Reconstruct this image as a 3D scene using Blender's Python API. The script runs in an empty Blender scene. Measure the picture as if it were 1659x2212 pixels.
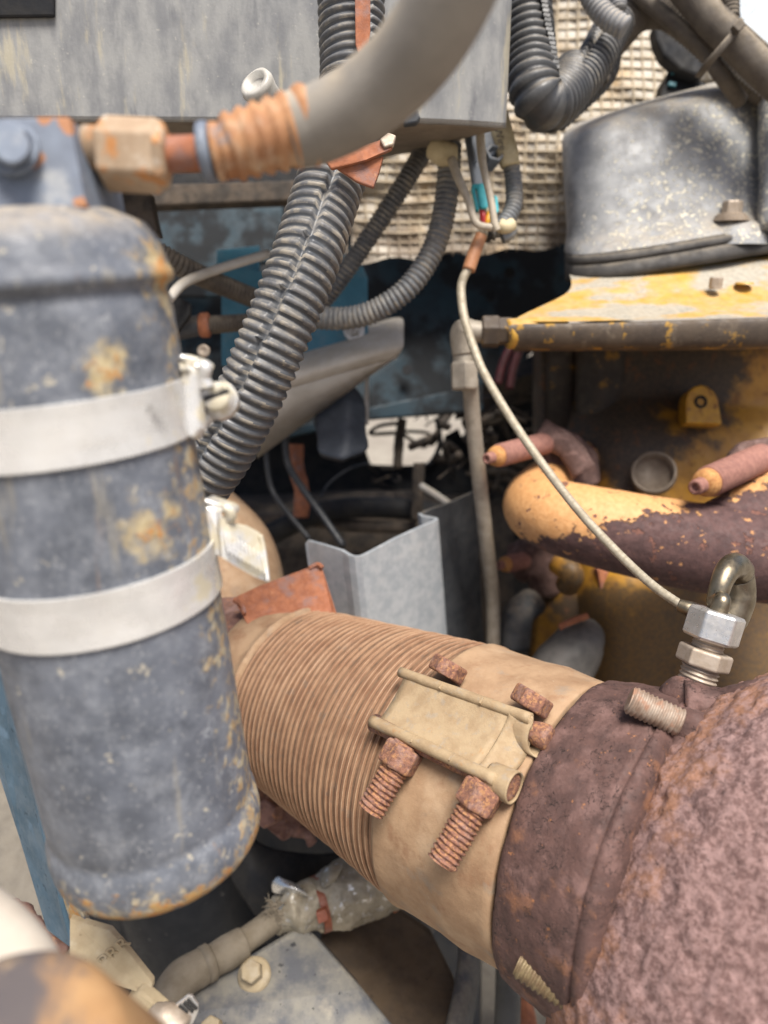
import bpy, bmesh, math, random
from mathutils import Vector, Matrix, noise as mn
random.seed(7)
S = bpy.context.scene
COL = S.collection
R = math.radians
# ------------------------------------------------------------------ camera, light, exposure
PITCH, CAMZ, LENS = 18.0, 1.45, 26.0
cam = bpy.data.cameras.new('camera'); camo = bpy.data.objects.new('camera', cam); COL.objects.link(camo)
cam.sensor_fit = 'VERTICAL'; cam.sensor_height = 36.0; cam.sensor_width = 27.0; cam.lens = LENS
cam.clip_start = 0.01; cam.clip_end = 500
camo.location = (0, 0, CAMZ); camo.rotation_euler = (R(90 - PITCH), 0, 0)
cam.dof.use_dof = True; cam.dof.focus_distance = 0.285; cam.dof.aperture_fstop = 7.5
S.camera = camo
world = bpy.data.worlds.new('World'); S.world = world; world.use_nodes = True
wn = world.node_tree
sky = wn.nodes.new('ShaderNodeTexSky'); sky.sky_type = 'NISHITA'; sky.sun_disc = False
SUN_EL, SUN_AZ = 64.0, 162.0            # azimuth clockwise from +Y (north)
sky.sun_elevation = R(SUN_EL); sky.sun_rotation = R(SUN_AZ)
sky.air_density = 0.8; sky.dust_density = 4.0; sky.ozone_density = 0.6
wn.links.new(sky.outputs[0], wn.nodes['Background'].inputs[0])
wn.nodes['Background'].inputs[1].default_value = 0.085
sun = bpy.data.lights.new('sun', 'SUN'); sun.energy = 3.5; sun.angle = R(24); sun.color = (1, .958, .895)
suno = bpy.data.objects.new('sun', sun); COL.objects.link(suno)
sd = Vector((math.sin(R(SUN_AZ)) * math.cos(R(SUN_EL)), math.cos(R(SUN_AZ)) * math.cos(R(SUN_EL)), math.sin(R(SUN_EL))))
suno.rotation_euler = sd.to_track_quat('Z', 'Y').to_euler(); suno.location = (0, -1, 4)
S.view_settings.view_transform = 'Standard'; S.view_settings.look = 'None'; S.view_settings.gamma = 1
S.view_settings.exposure = 0.86
S.cycles.max_bounces = 8
# ------------------------------------------------------------------ placing: a point at a measured bearing and a real distance (cm)
F = LENS / 36.0 * 2212.0
CM = Matrix.Translation((0, 0, CAMZ)) @ Matrix.Rotation(R(90 - PITCH), 4, 'X')
C3 = CM.to_3x3()
def P(px, py, d):
    return CM @ (Vector(((px - 829.5) / F * d, (1106 - py) / F * d, -d)) * 0.01)
def V(x, y, z):                         # direction: right, up, towards the eye
    return (C3 @ Vector((x, y, z))).normalized()
RT, UP, TO = V(1, 0, 0), V(0, 1, 0), V(0, 0, 1)
WU = Vector((0, 0, 1))
def cm(x): return x * 0.01
def pr(px, d): return px * d / F * 0.01  # a radius seen as px at distance d, in metres

def spline(pts, m=8):
    if len(pts) < 3: 
        return [pts[0].lerp(pts[1], i / m) for i in range(m + 1)]
    q = [pts[0] * 2 - pts[1]] + list(pts) + [pts[-1] * 2 - pts[-2]]
    out = []
    for i in range(1, len(q) - 2):
        a, b, c, d = q[i - 1], q[i], q[i + 1], q[i + 2]
        for k in range(m):
            t = k / m
            out.append(0.5 * ((2 * b) + (c - a) * t + (2 * a - 5 * b + 4 * c - d) * t * t + (3 * b - a - 3 * c + d) * t ** 3))
    out.append(pts[-1].copy())
    return out
def resample(pts, ds):
    L = [0]
    for a, b in zip(pts, pts[1:]): L.append(L[-1] + (b - a).length)
    n = max(2, int(round(L[-1] / ds))); out = []; j = 0
    for i in range(n + 1):
        s = L[-1] * i / n
        while j < len(pts) - 2 and L[j + 1] < s: j += 1
        e = L[j + 1] - L[j]
        out.append(pts[j].lerp(pts[j + 1], 0 if e == 0 else min(1, (s - L[j]) / e)))
    return out, L[-1]
def frames(pts, up=None):
    T = []
    for i in range(len(pts)):
        a = pts[max(0, i - 1)]; b = pts[min(len(pts) - 1, i + 1)]
        T.append((b - a).normalized())
    u = up or TO
    n = (u - T[0] * u.dot(T[0]))
    if n.length < 1e-4: n = (RT - T[0] * RT.dot(T[0]))
    n.normalize(); out = []
    for t in T:
        n = (n - t * n.dot(t)).normalized(); out.append((t, n, t.cross(n)))
    return out

ORG = {}
class MB:
    def __init__(s): s.v = []; s.f = []; s.uv = []; s.sm = []
    def add(s, v, f, smooth=True, uv=None):
        o = len(s.v); s.v += [Vector(p) for p in v]
        s.uv += uv if uv else [(0, 0)] * len(v)
        s.f += [tuple(i + o for i in q) for q in f]; s.sm += [smooth] * len(f)
        return s
    def grid(s, rows, close=False, smooth=True, uv=None, cap0=False, cap1=False):
        n = len(rows[0]); v = [p for r in rows for p in r]; f = []
        for i in range(len(rows) - 1):
            for j in range(n if close else n - 1):
                k = (j + 1) % n
                f.append((i * n + j, i * n + k, (i + 1) * n + k, (i + 1) * n + j))
        if cap0: f.append(tuple(reversed(range(n))))
        if cap1: f.append(tuple((len(rows) - 1) * n + j for j in range(n)))
        if uv is None: uv = [(j / max(1, n - 1), i / max(1, len(rows) - 1)) for i in range(len(rows)) for j in range(n)]
        return s.add(v, f, smooth, uv)
    def tube(s, pts, r, n=18, caps=True, m=8, raw=False, smooth=True, flat=1.0, up=None):
        pp = pts if raw else spline(pts, m)
        k = len(pp); fr = frames(pp, up); rows = []; L = 0; uv = []
        for i, p in enumerate(pp):
            if i: L += (p - pp[i - 1]).length
            if callable(r): rr = r(i / (k - 1))
            elif isinstance(r, (list, tuple)):
                x = i / (k - 1) * (len(r) - 1); a = int(min(x, len(r) - 2)); rr = r[a] + (r[a + 1] - r[a]) * (x - a)
            else: rr = r
            t, nn, b = fr[i]
            rows.append([p + (nn * math.cos(2 * math.pi * j / n) * flat + b * math.sin(2 * math.pi * j / n)) * rr for j in range(n)])
            uv += [(j / n, L * 100) for j in range(n)]
        return s.grid(rows, True, smooth, uv, caps, caps)
    def corr(s, pts, r, pitch, depth, n=30, per=6, slit=None, prof=None, helix=0.0, caps=True, up=None, rfun=None, slitd=.14, tw=0.0, top=.8):
        pp, L = resample(spline(pts, 16), pitch / per)
        fr = frames(pp, up); rows = []; uv = []; k = len(pp); s.fm = []
        for i, p in enumerate(pp):
            t, nn, b = fr[i]; row = []
            sl = None if slit is None else int(slit + tw * n * i / k) % n
            r0 = r if rfun is None else rfun(i / (k - 1))
            for j in range(n):
                a = 2 * math.pi * j / n
                hx = helix * j / n
                if slit is not None: hx += 0.22 * (((j - sl) % n) / n)
                ph = (i / per + hx) % 1.0
                g = prof(ph) if prof else (0.5 - 0.5 * math.cos(2 * math.pi * ph)) ** 0.6
                rr = r0 - depth * (1 - g)
                if i < k - 1: s.fm.append(1 if g > top else 0)
                if slit is not None and (j == sl or (n > 50 and (j - 1) % n == sl)): rr = (r0 - depth) * (1 - slitd)
                row.append(p + (nn * math.cos(a) + b * math.sin(a)) * rr); uv.append((j / n, ph))
            rows.append(row)
        if caps: s.fm += [0, 0]
        return s.grid(rows, True, True, uv, caps, caps)
    def lathe(s, o, ax, prof, n=48, smooth=True, cap0=False, cap1=False, ref=None, jag=None):
        ax = ax.normalized(); u = ref or TO; u = (u - ax * u.dot(ax))
        if u.length < 1e-3: u = RT - ax * RT.dot(ax)
        u.normalize(); w = ax.cross(u); rows = []; uv = []
        for t, r in prof:
            rows.append([o + ax * cm(t) + (u * math.cos(2 * math.pi * j / n) + w * math.sin(2 * math.pi * j / n)) * cm(r) for j in range(n)])
            uv += [(j / n, t) for j in range(n)]
        return s.grid(rows, True, smooth, uv, cap0, cap1)
    def hexa(s, o, ax, h, r, n=6, ref=None, ch=.07, smooth=False):
        return s.lathe(o, ax, [(0, r * (1 - ch)), (h * .1, r), (h * .9, r), (h, r * (1 - ch))], n, smooth, True, True, ref)
    def disc(s, o, ax, r, h, n=32, e=.12):
        return s.lathe(o, ax, [(0, r * .98), (h * .15, r), (h - e * h, r), (h, r * (1 - e * .5))], n, False, True, True)
    def slab(s, pts, off, smooth=False):         # a plate: outline and a thickness vector
        n = len(pts); v = list(pts) + [p + off for p in pts]
        f = [tuple(reversed(range(n))), tuple(n + i for i in range(n))]
        f += [(i, (i + 1) % n, n + (i + 1) % n, n + i) for i in range(n)]
        return s.add(v, f, smooth)
    def box(s, c, u, v, w, a, b, h):             # centre, three axes, half sizes (cm)
        q = [c + u * cm(a * i) + v * cm(b * j) + w * cm(h * k) for k in (-1, 1) for i, j in ((-1, -1), (1, -1), (1, 1), (-1, 1))]
        return s.add(q, [(3, 2, 1, 0), (4, 5, 6, 7), (0, 1, 5, 4), (1, 2, 6, 5), (2, 3, 7, 6), (3, 0, 4, 7)], False)
    def build(s, name, mat, parent=None, label=None, cat=None, group=None, loc=None, bevel=None, solid=None, sub=0, disp=None, kind=None, mats=None, midx=None, sol_off=-1):
        o0 = ORG[parent] if parent else (loc if loc is not None else sum(s.v, Vector()) / len(s.v))
        me = bpy.data.meshes.new(name)
        me.from_pydata([p - o0 for p in s.v], [], s.f)
        me.polygons.foreach_set('use_smooth', s.sm)
        ul = me.uv_layers.new(name='uv')
        li = [0] * len(me.loops); me.loops.foreach_get('vertex_index', li)
        ul.data.foreach_set('uv', [c for i in li for c in s.uv[i]])
        bm = bmesh.new(); bm.from_mesh(me); bmesh.ops.recalc_face_normals(bm, faces=bm.faces) if len(bm.faces) else None; bm.to_mesh(me); bm.free()
        me.update()
        if disp:
            ds = disp if isinstance(disp, list) else [disp]
            nv = [v.normal.copy() for v in me.vertices]
            for v, nn in zip(me.vertices, nv):
                w = v.co + o0; h = 0
                for amp, sc, kind_ in ds:
                    q = w * (100 * sc)
                    if kind_ == 'f': h += amp * mn.fractal(q, 1.0, 2.1, 4)
                    elif kind_ == 'r': h += amp * (0.6 - abs(mn.noise(q)) * 2)
                    else: h += amp * mn.noise(q)
                v.co += nn * cm(h)
            me.update()
        me.materials.append(mat)
        if mats:
            for q in mats: me.materials.append(q)
            me.polygons.foreach_set('material_index', midx)
        o = bpy.data.objects.new(name, me); COL.objects.link(o); ORG[o] = o0
        if parent: o.parent = parent
        else: o.location = o0
        if bevel:
            b = o.modifiers.new('bevel', 'BEVEL'); b.width = cm(bevel); b.segments = 2; b.limit_method = 'ANGLE'; b.angle_limit = R(35)
        if sub:
            b = o.modifiers.new('sub', 'SUBSURF'); b.levels = sub; b.render_levels = sub
        if solid:
            b = o.modifiers.new('solid', 'SOLIDIFY'); b.thickness = cm(solid); b.offset = sol_off
        if label: o['label'] = label
        if cat: o['category'] = cat
        if group: o['group'] = group
        if kind: o['kind'] = kind
        return o
def thing(name, label, cat, loc, group=None):
    o = bpy.data.objects.new(name, None); COL.objects.link(o); o.location = loc; o.empty_display_size = .01
    o['label'] = label; o['category'] = cat
    if group: o['group'] = group
    ORG[o] = Vector(loc); return o

# ------------------------------------------------------------------ materials
def nd(nt, t, **kw):
    n = nt.nodes.new(t)
    for k, v in kw.items():
        if k.startswith('i'): n.inputs[int(k[1:])].default_value = v
        else: setattr(n, k, v)
    return n
def math_(nt, op, a, b=None, clamp=False):
    n = nt.nodes.new('ShaderNodeMath'); n.operation = op; n.use_clamp = clamp
    for i, x in enumerate((a, b)):
        if x is None: continue
        if isinstance(x, (int, float)): n.inputs[i].default_value = x
        else: nt.links.new(x, n.inputs[i])
    return n.outputs[0]
def rng(nt, x, lo, hi, a=0.0, b=1.0):
    n = nt.nodes.new('ShaderNodeMapRange'); n.interpolation_type = 'SMOOTHSTEP'
    nt.links.new(x, n.inputs[0]); n.inputs[1].default_value = lo; n.inputs[2].default_value = hi
    n.inputs[3].default_value = a; n.inputs[4].default_value = b
    return n.outputs[0]
def mixc(nt, f, a, b):
    n = nt.nodes.new('ShaderNodeMix'); n.data_type = 'RGBA'
    if isinstance(f, (int, float)): n.inputs[0].default_value = f
    else: nt.links.new(f, n.inputs[0])
    for i, x in ((6, a), (7, b)):
        if isinstance(x, tuple): n.inputs[i].default_value = (*x, 1)
        else: nt.links.new(x, n.inputs[i])
    return n.outputs[2]
def mixf(nt, f, a, b):
    n = nt.nodes.new('ShaderNodeMix'); n.data_type = 'FLOAT'
    nt.links.new(f, n.inputs[0])
    for i, x in ((2, a), (3, b)):
        if isinstance(x, (int, float)): n.inputs[i].default_value = x
        else: nt.links.new(x, n.inputs[i])
    return n.outputs[0]
def M(name, c1, c2=None, s=1.0, lo=.35, hi=.65, rough=.6, metal=0.0, bump=.15, bs=6.0, layers=(), stretch=None, coat=0.0, rvar=.12, spec=.5, bump2=0.0, bs2=1.5, det=8.0):
    m = bpy.data.materials.new(name); m.use_nodes = True; nt = m.node_tree; L = nt.links
    b = nt.nodes['Principled BSDF']
    geo = nt.nodes.new('ShaderNodeNewGeometry'); pos = geo.outputs['Position']
    cnt = [0]
    def nz(scale, detail=8.0, st=None, rgh=.62, vor=False):
        cnt[0] += 1
        mp = nd(nt, 'ShaderNodeMapping'); L.new(pos, mp.inputs[0])
        mp.inputs[1].default_value = (cnt[0] * 3.17 + len(name), cnt[0] * 1.3, cnt[0] * .71)
        if st: mp.inputs[3].default_value = st
        if vor:
            n = nd(nt, 'ShaderNodeTexVoronoi'); n.feature = vor if isinstance(vor, str) else 'F1'
            L.new(mp.outputs[0], n.inputs['Vector']); n.inputs['Scale'].default_value = scale * 100
            return n.outputs[0]
        n = nd(nt, 'ShaderNodeTexNoise'); L.new(mp.outputs[0], n.inputs['Vector'])
        n.inputs['Scale'].default_value = scale * 100; n.inputs['Detail'].default_value = detail; n.inputs['Roughness'].default_value = rgh
        return n.outputs[0]
    col = c1
    if c2: col = mixc(nt, rng(nt, nz(s, det, stretch), lo, hi), c1, c2)
    rg = rng(nt, nz(s * 2.3, 4.0), .3, .7, max(.05, rough - rvar), min(1, rough + rvar)); mt = metal
    fine = nz(bs, 6.0)
    height = math_(nt, 'MULTIPLY', fine, bump)
    if bump2: height = math_(nt, 'ADD', height, math_(nt, 'MULTIPLY', nz(bs2, 5.0), bump2 * bs / bs2))
    for ly in layers:
        k = ly.get('n', nz(ly.get('s', 1), ly.get('det', 8.0), ly.get('st'), ly.get('rgh', .62), ly.get('vor', False)))
        if ly.get('grad'):
            p0, p1, kk = ly['grad']; dv = p1 - p0
            sb = nd(nt, 'ShaderNodeVectorMath', operation='SUBTRACT'); L.new(pos, sb.inputs[0]); sb.inputs[1].default_value = p0
            dt = nd(nt, 'ShaderNodeVectorMath', operation='DOT_PRODUCT'); L.new(sb.outputs[0], dt.inputs[0]); dt.inputs[1].default_value = dv / dv.length_squared
            cl = nd(nt, 'ShaderNodeClamp'); L.new(dt.outputs['Value'], cl.inputs[0])
            k = math_(nt, 'ADD', k, math_(nt, 'MULTIPLY', math_(nt, 'SUBTRACT', cl.outputs[0], .5), kk))
        if ly.get('spots'):
            best = None
            for p0, r0 in ly['spots']:
                ds = nd(nt, 'ShaderNodeVectorMath', operation='DISTANCE'); L.new(pos, ds.inputs[0]); ds.inputs[1].default_value = p0
                g = math_(nt, 'SUBTRACT', 1.0, math_(nt, 'DIVIDE', ds.outputs['Value'], cm(r0)))
                best = g if best is None else math_(nt, 'MAXIMUM', best, g)
            best = math_(nt, 'MAXIMUM', best, -1.0)
            k = math_(nt, 'ADD', k, math_(nt, 'MULTIPLY', best, ly.get('kk', .4)))
        if ly.get('line'): k = math_(nt, 'SUBTRACT', .5, math_(nt, 'ABSOLUTE', math_(nt, 'SUBTRACT', k, .5)))
        msk = rng(nt, k, ly.get('lo', .5), ly.get('hi', .6))
        if ly.get('patch'): msk = math_(nt, 'MULTIPLY', msk, rng(nt, nz(ly['patch'], 4.0), .48, .6))
        if ly.get('inv'): msk = math_(nt, 'SUBTRACT', 1.0, msk)
        if ly.get('up'):
            sp = nd(nt, 'ShaderNodeSeparateXYZ'); L.new(geo.outputs['Normal'], sp.inputs[0])
            msk = math_(nt, 'MULTIPLY', msk, rng(nt, sp.outputs[2], *ly['up']))
        if ly.get('a', 1) != 1: msk = math_(nt, 'MULTIPLY', msk, ly['a'])
        cc = ly['c']
        if ly.get('c2'): cc = mixc(nt, rng(nt, nz(ly.get('s2', 4), 6.0), .38, .62), ly['c'], ly['c2'])
        col = mixc(nt, msk, col, cc)
        rg = mixf(nt, msk, rg, ly.get('rough', .85)); mt = mixf(nt, msk, mt, ly.get('metal', 0.0))
        if ly.get('h'): height = math_(nt, 'ADD', height, math_(nt, 'MULTIPLY', msk, ly['h']))
    L.new(col, b.inputs['Base Color']) if not isinstance(col, tuple) else setattr(b.inputs['Base Color'], 'default_value', (*col, 1))
    L.new(rg, b.inputs['Roughness'])
    if isinstance(mt, (int, float)): b.inputs['Metallic'].default_value = mt
    else: L.new(mt, b.inputs['Metallic'])
    b.inputs['Specular IOR Level'].default_value = spec
    if coat: b.inputs['Coat Weight'].default_value = coat; b.inputs['Coat Roughness'].default_value = .25
    bp = nd(nt, 'ShaderNodeBump'); bp.inputs['Strength'].default_value = 1.0; bp.inputs['Distance'].default_value = 0.0006
    L.new(height, bp.inputs['Height']); L.new(bp.outputs[0], b.inputs['Normal'])
    return m

DUST = dict(c=(.44, .37, .27), c2=(.36, .29, .20), s=1.2, lo=.3, hi=.62, up=(.05, .8), rough=.95)
def dust(a=.7, up=(0.0, .8), **k): return dict(DUST, a=a, up=up, **k)
m_tan = M('tan_dusty_pipe', (.34, .222, .13), (.26, .16, .09), .8, bump=.22, bs=9, rough=.8, bump2=.1, layers=[
    dict(c=(.21, .10, .05), s=.9, lo=.54, hi=.72, a=.6), dict(c=(.23, .195, .155), s=.7, lo=.56, hi=.7, a=.55), dict(c=(.43, .31, .20), s=.5, lo=.5, hi=.7, a=.5),
    dict(c=(.16, .09, .055), s=9, lo=.66, hi=.72, a=.7), dict(c=(.55, .46, .33), s=4, lo=.68, hi=.74, a=.6, h=.15)])
m_ridge = M('bellows_worn_ridge', (.42, .275, .175), (.33, .20, .115), 1.0, bump=.2, bs=10, rough=.75, layers=[dict(c=(.26, .13, .07), s=1.1, lo=.52, hi=.66, a=.6)])  # ridge tops coloured palest of the bellows tones
m_groove = M('bellows_dirty_groove', (.17, .10, .058), (.11, .065, .038), 1.5, bump=.3, rough=.95)  # groove bottoms coloured darkest, ridge tops palest
m_bellow = M('bellows_rust_tan', (.30, .175, .10), (.21, .11, .06), 1.0, bump=.22, bs=10, rough=.78, layers=[
    dict(c=(.20, .095, .05), s=.9, lo=.5, hi=.66, a=.6), dict(c=(.14, .11, .085), s=1.6, lo=.58, hi=.7, a=.6), dict(c=(.34, .22, .135), s=.5, lo=.5, hi=.7, a=.5)])
m_rust = M('rust_brown_pink', (.22, .115, .085), (.13, .065, .05), 2.2, bump=.6, bs=7, rough=.88, bump2=.3, bs2=2, layers=[
    dict(c=(.36, .17, .075), s=3.0, lo=.55, hi=.68, a=.8), dict(c=(.30, .19, .16), s=1.2, lo=.5, hi=.66, a=.6)])
m_bolt = M('rusted_bolt', (.27, .125, .075), (.13, .06, .045), 6, bump=.7, bs=12, rough=.9, layers=[
    dict(c=(.40, .20, .085), s=7, lo=.5, hi=.6, a=.75), dict(c=(.29, .18, .15), s=2, lo=.5, hi=.65, a=.55)])
m_scale = M('scaled_cast_iron', (.25, .155, .14), (.13, .072, .064), 5.5, lo=.38, hi=.58, bump=.9, bs=4.5, rough=.85, bump2=.5, bs2=1.2, layers=[
    dict(c=(.30, .14, .068), s=.7, lo=.56, hi=.76, a=.6, grad=(P(1560, 1900, 19.5), P(1330, 1740, 24), .5)), dict(c=(.29, .185, .17), s=3.2, lo=.48, hi=.62, a=.6), dict(c=(.06, .032, .027), s=5, lo=.60, hi=.70, a=.55, h=-.6)])
m_flange = M('flange_iron', (.10, .052, .043), (.062, .032, .027), 1.4, bump=.5, bs=7, rough=.8, bump2=.3, bs2=2, layers=[
    dict(c=(.20, .115, .10), s=.9, lo=.5, hi=.68, a=.6), dict(c=(.24, .105, .05), s=.6, lo=.56, hi=.7, a=.6), dict(c=(.33, .14, .055), s=3.5, lo=.63, hi=.71, a=.8),
    dict(c=(.012, .008, .007), s=2.6, det=3.0, line=True, lo=.488, hi=.497, patch=.8, a=.85, h=-1.2), dict(c=(.03, .016, .013), s=8, lo=.64, hi=.7, patch=.5, a=.8, h=-.8)])
m_saddle = M('dusty_plated_saddle', (.355, .262, .155), (.28, .195, .11), 1.4, bump=.3, bs=12, rough=.75, layers=[
    dict(c=(.27, .235, .19), s=3.0, lo=.54, hi=.66, a=.5), dict(c=(.35, .19, .08), s=2.2, lo=.62, hi=.72, a=.6),
    dict(c=(.12, .1, .08), s=16, lo=.68, hi=.74, a=.7)])
m_weld = M('greasy_black_metal', (.03, .03, .032), (.10, .095, .09), 4, rough=.3, metal=.3, bump=.4)
m_steelhex = M('bright_zinc', (.62, .60, .575), (.52, .50, .47), 2, rough=.36, metal=.75, bump=.08, bs=12, layers=[
    dict(c=(.13, .10, .08), s=9, lo=.66, hi=.7, a=.8), dict(c=(.45, .22, .1), s=3, lo=.69, hi=.75, a=.7)])
m_dullhex = M('dull_zinc', (.42, .35, .28), (.36, .29, .22), 3, rough=.55, metal=.35, bump=.15, bs=12, layers=[
    dict(c=(.2, .12, .08), s=6, lo=.62, hi=.72, a=.5)])
m_probe = M('probe_stainless', (.27, .23, .165), (.19, .155, .105), 1.5, rough=.38, metal=.9, bump=.05)
m_braid = M('braided_lead', (.39, .345, .265), (.29, .25, .18), 3, rough=.6, metal=.25, bump=.1)
# ------------------------------------------------------------------ the ground under and behind the truck
m_ground = M('pale_dry_ground', (.30, .27, .22), (.22, .19, .155), .05, rough=.95, bump=.3, bs=.6)
g = MB(); N = 24
g.grid([[Vector((-30 + 60 * i / N, -30 + 60 * j / N, 0)) for i in range(N + 1)] for j in range(N + 1)])
g.build('ground', m_ground, loc=Vector((0, 0, 0)), kind='structure')

# ------------------------------------------------------------------ cab, frame and dark inner structure
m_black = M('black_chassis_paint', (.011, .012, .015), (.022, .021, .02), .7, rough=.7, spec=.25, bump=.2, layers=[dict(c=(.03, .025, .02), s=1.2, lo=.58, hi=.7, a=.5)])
m_blueb = M('dark_blue_frame', (.010, .026, .038), (.012, .036, .052), .5, rough=.55, bump=.12, layers=[dict(c=(.05, .05, .045), s=.8, lo=.6, hi=.75, a=.4), dict(c=(.004, .004, .005), s=.25, lo=.42, hi=.56, a=.9)])
m_blue = M('blue_bracket_paint', (.04, .15, .22), (.055, .19, .27), .7, rough=.5, bump=.12, layers=[dict(c=(.20, .23, .24), s=1.0, lo=.5, hi=.75, a=.45), dict(c=(.02, .03, .04), s=3, lo=.66, hi=.72, a=.6)])
m_dirt = M('dirt_caked_steel', (.085, .065, .048), (.035, .029, .024), .9, rough=.95, bump=.6, bs=5)
m_rustpl = M('orange_rust_plate', (.36, .135, .065), (.25, .09, .045), 2, rough=.85, bump=.4, bs=9, layers=[dict(c=(.22, .15, .14), s=1.0, lo=.5, hi=.68, a=.7), dict(c=(.5, .24, .12), s=3, lo=.62, hi=.7, a=.5)])
m_alum = M('dull_aluminium_sheet', (.54, .51, .46), (.45, .415, .36), .6, rough=.6, metal=.05, bump=.1, layers=[dust(.4)])
m_galv = M('galvanised_sheet', (.47, .49, .51), (.36, .39, .42), 1.6, rough=.42, metal=.35, bump=.12, bs=8, layers=[dict(c=(.5, .5, .49), s=.6, lo=.5, hi=.7, a=.4, rough=.6, metal=.2)])
m_bsup = M('blue_support_paint', (.04, .085, .125), (.065, .12, .17), .7, rough=.5, bump=.15, layers=[dict(c=(.16, .24, .32), s=.8, lo=.55, hi=.7, a=.6), dict(c=(.02, .03, .04), s=2.5, lo=.62, hi=.7, a=.7)])
m_rub = M('grey_black_rubber', (.035, .04, .048), (.06, .065, .072), .8, rough=.6, bump=.15, layers=[dust(.35)])
m_wire = M('black_cable', (.02, .022, .026), (.035, .035, .036), 2, rough=.5, bump=.1)

cabp = MB()   # firewall skin behind the blanket
cabp.slab([P(740, -260, 66), P(2100, -260, 66), P(2100, 590, 66), P(740, 590, 66)], TO * -cm(1.5))
cabp.build('cab_firewall', m_blueb, label='dark painted cab firewall standing behind the woven insulation blanket', cat='firewall')
m_cab = M('pale_blue_cab_paint', (.52, .58, .62), (.44, .50, .55), .5, rough=.4, bump=.06, layers=[dict(c=(.25, .3, .36), s=2, lo=.6, hi=.68, a=.7), dust(.5)])
c = MB()
c.slab([P(1575, -120, 50), P(1900, -120, 52), P(1900, 230, 52), P(1690, 200, 51), P(1610, 90, 50)], TO * -cm(1))
c.build('cab_corner', m_cab, label='pale blue painted cab panel beside the cable tie tail, top corner', cat='panel', bevel=.15)

# insulation blanket
m_foil = M('crinkled_foil_face', (.46, .42, .355), (.37, .325, .255), 1.0, rough=.65, metal=.0, bump=.3, bs=3, layers=[
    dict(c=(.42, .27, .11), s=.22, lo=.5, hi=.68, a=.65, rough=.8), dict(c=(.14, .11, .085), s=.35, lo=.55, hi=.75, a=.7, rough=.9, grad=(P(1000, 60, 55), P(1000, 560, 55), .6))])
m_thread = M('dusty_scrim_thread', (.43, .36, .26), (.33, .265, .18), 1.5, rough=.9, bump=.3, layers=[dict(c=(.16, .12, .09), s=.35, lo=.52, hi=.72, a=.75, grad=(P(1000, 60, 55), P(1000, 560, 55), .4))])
def bl(px, py):      # waviness of the blanket face, cm
    return 56 + 1.0 * math.sin(px * .008) + .9 * math.sin(py * .013 + 1) + .5 * mn.noise(Vector((px * .02, py * .02, 3)))
b = MB(); xs = [760 + 6 * i for i in range(171)]; ys = [-70 + 6 * i for i in range(109)]
def edge_y(px): return 566 - (px - 780) * .075 if px < 1200 else 530
rows = []
for iy, y in enumerate(ys):
    rows.append([P(x, min(y, edge_y(x) + 5 * math.sin(x * .05)), bl(x, y) - .07 * abs(math.sin(math.pi * (x + 3 * math.sin(y * .02)) / 23)) * abs(math.sin(math.pi * (y + 3 * math.sin(x * .02)) / 22)) - .06 * mn.noise(Vector((x * .07, y * .07, 0)))) for x in xs])
blk = thing('insulation_blanket', 'pale foil heat blanket with woven square scrim hanging on the firewall', 'blanket', P(1100, 560, 56))
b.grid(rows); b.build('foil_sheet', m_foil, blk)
t = MB()
for i in range(48):
    x0 = 756 + i * 23 - 11
    t.tube([P(x0 - 3 * math.sin(y * .02) + 2 * mn.noise(Vector((i, y * .02, 0))), min(y, edge_y(x0)), bl(x0, y) - .08) for y in range(-60, 566, 22)], cm(.075 + .03 * random.random()), n=5, m=2)
for i in range(29):
    y0 = -60 + i * 22 - 11
    t.tube([P(x, y0 - 3 * math.sin(x * .02) + 2 * mn.noise(Vector((x * .02, i, 5))), bl(x, y0) - .1) for x in range(764, 1780, 23) if y0 < edge_y(x)], cm(.075 + .03 * random.random()), n=5, m=2)
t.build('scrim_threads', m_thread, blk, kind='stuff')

# frame rail, brackets
fr = thing('frame_rail', 'dark blue chassis rail crossing under the firewall blanket', 'chassis rail', P(700, 900, 64))
MB().slab([P(280, 430, 63), P(1260, 545, 66), P(1290, 640, 66), P(1080, 820, 65), P(800, 898, 63), P(560, 960, 62), P(280, 1010, 61)], TO * -cm(1.2)).build('web', m_blueb, fr, bevel=.1)
MB().slab([P(560, 945, 61), P(800, 884, 62), P(1040, 835, 62.5), P(1040, 890, 62.5), P(800, 908, 62), P(560, 962, 61)], TO * cm(1.0)).build('flange', m_blueb, fr, bevel=.1)
for (x, y) in ((1010, 700), (1100, 590), (880, 800), (1060, 640)):
    MB().disc(P(x, y, 62.5), TO, .45, .25).build('rivet', m_black, fr)
c = MB(); c.slab([P(320, 435, 58), P(610, 440, 58), P(610, 560, 58), P(560, 568, 58), P(560, 640, 58), P(320, 640, 58)], TO * -cm(.6))
c.build('mounting_plate', m_blueb, label='shaded dark blue plate behind the ribbed conduit under the grey box', cat='plate', bevel=.1)
br = thing('blue_bracket', 'bright blue steel bracket with rounded corner and one bolt above the aluminium tray', 'bracket', P(700, 760, 50))
o = [P(478, 570, 50), P(640, 600, 50), P(782, 572, 50), P(794, 600, 50), P(795, 715, 50), P(788, 736, 50), P(770, 744, 50), P(640, 768, 50), P(478, 790, 50)]
MB().slab(o, TO * -cm(.35)).build('plate', m_blue, br, bevel=.06)
MB().disc(P(765, 714, 49.9), TO, .72, .12).hexa(P(765, 711, 49.8), V(-.1, .1, 1), .4, .52).build('bolt', m_steelhex, br, bevel=.04)
c = MB(); c.slab([P(468, 540, 52), P(560, 530, 52), P(560, 610, 52), P(468, 620, 52)], TO * -cm(.4)); c.build('blue_tab', m_blue, label='small blue steel tab behind the thin dusty rod', cat='bracket', bevel=.05)

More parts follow.
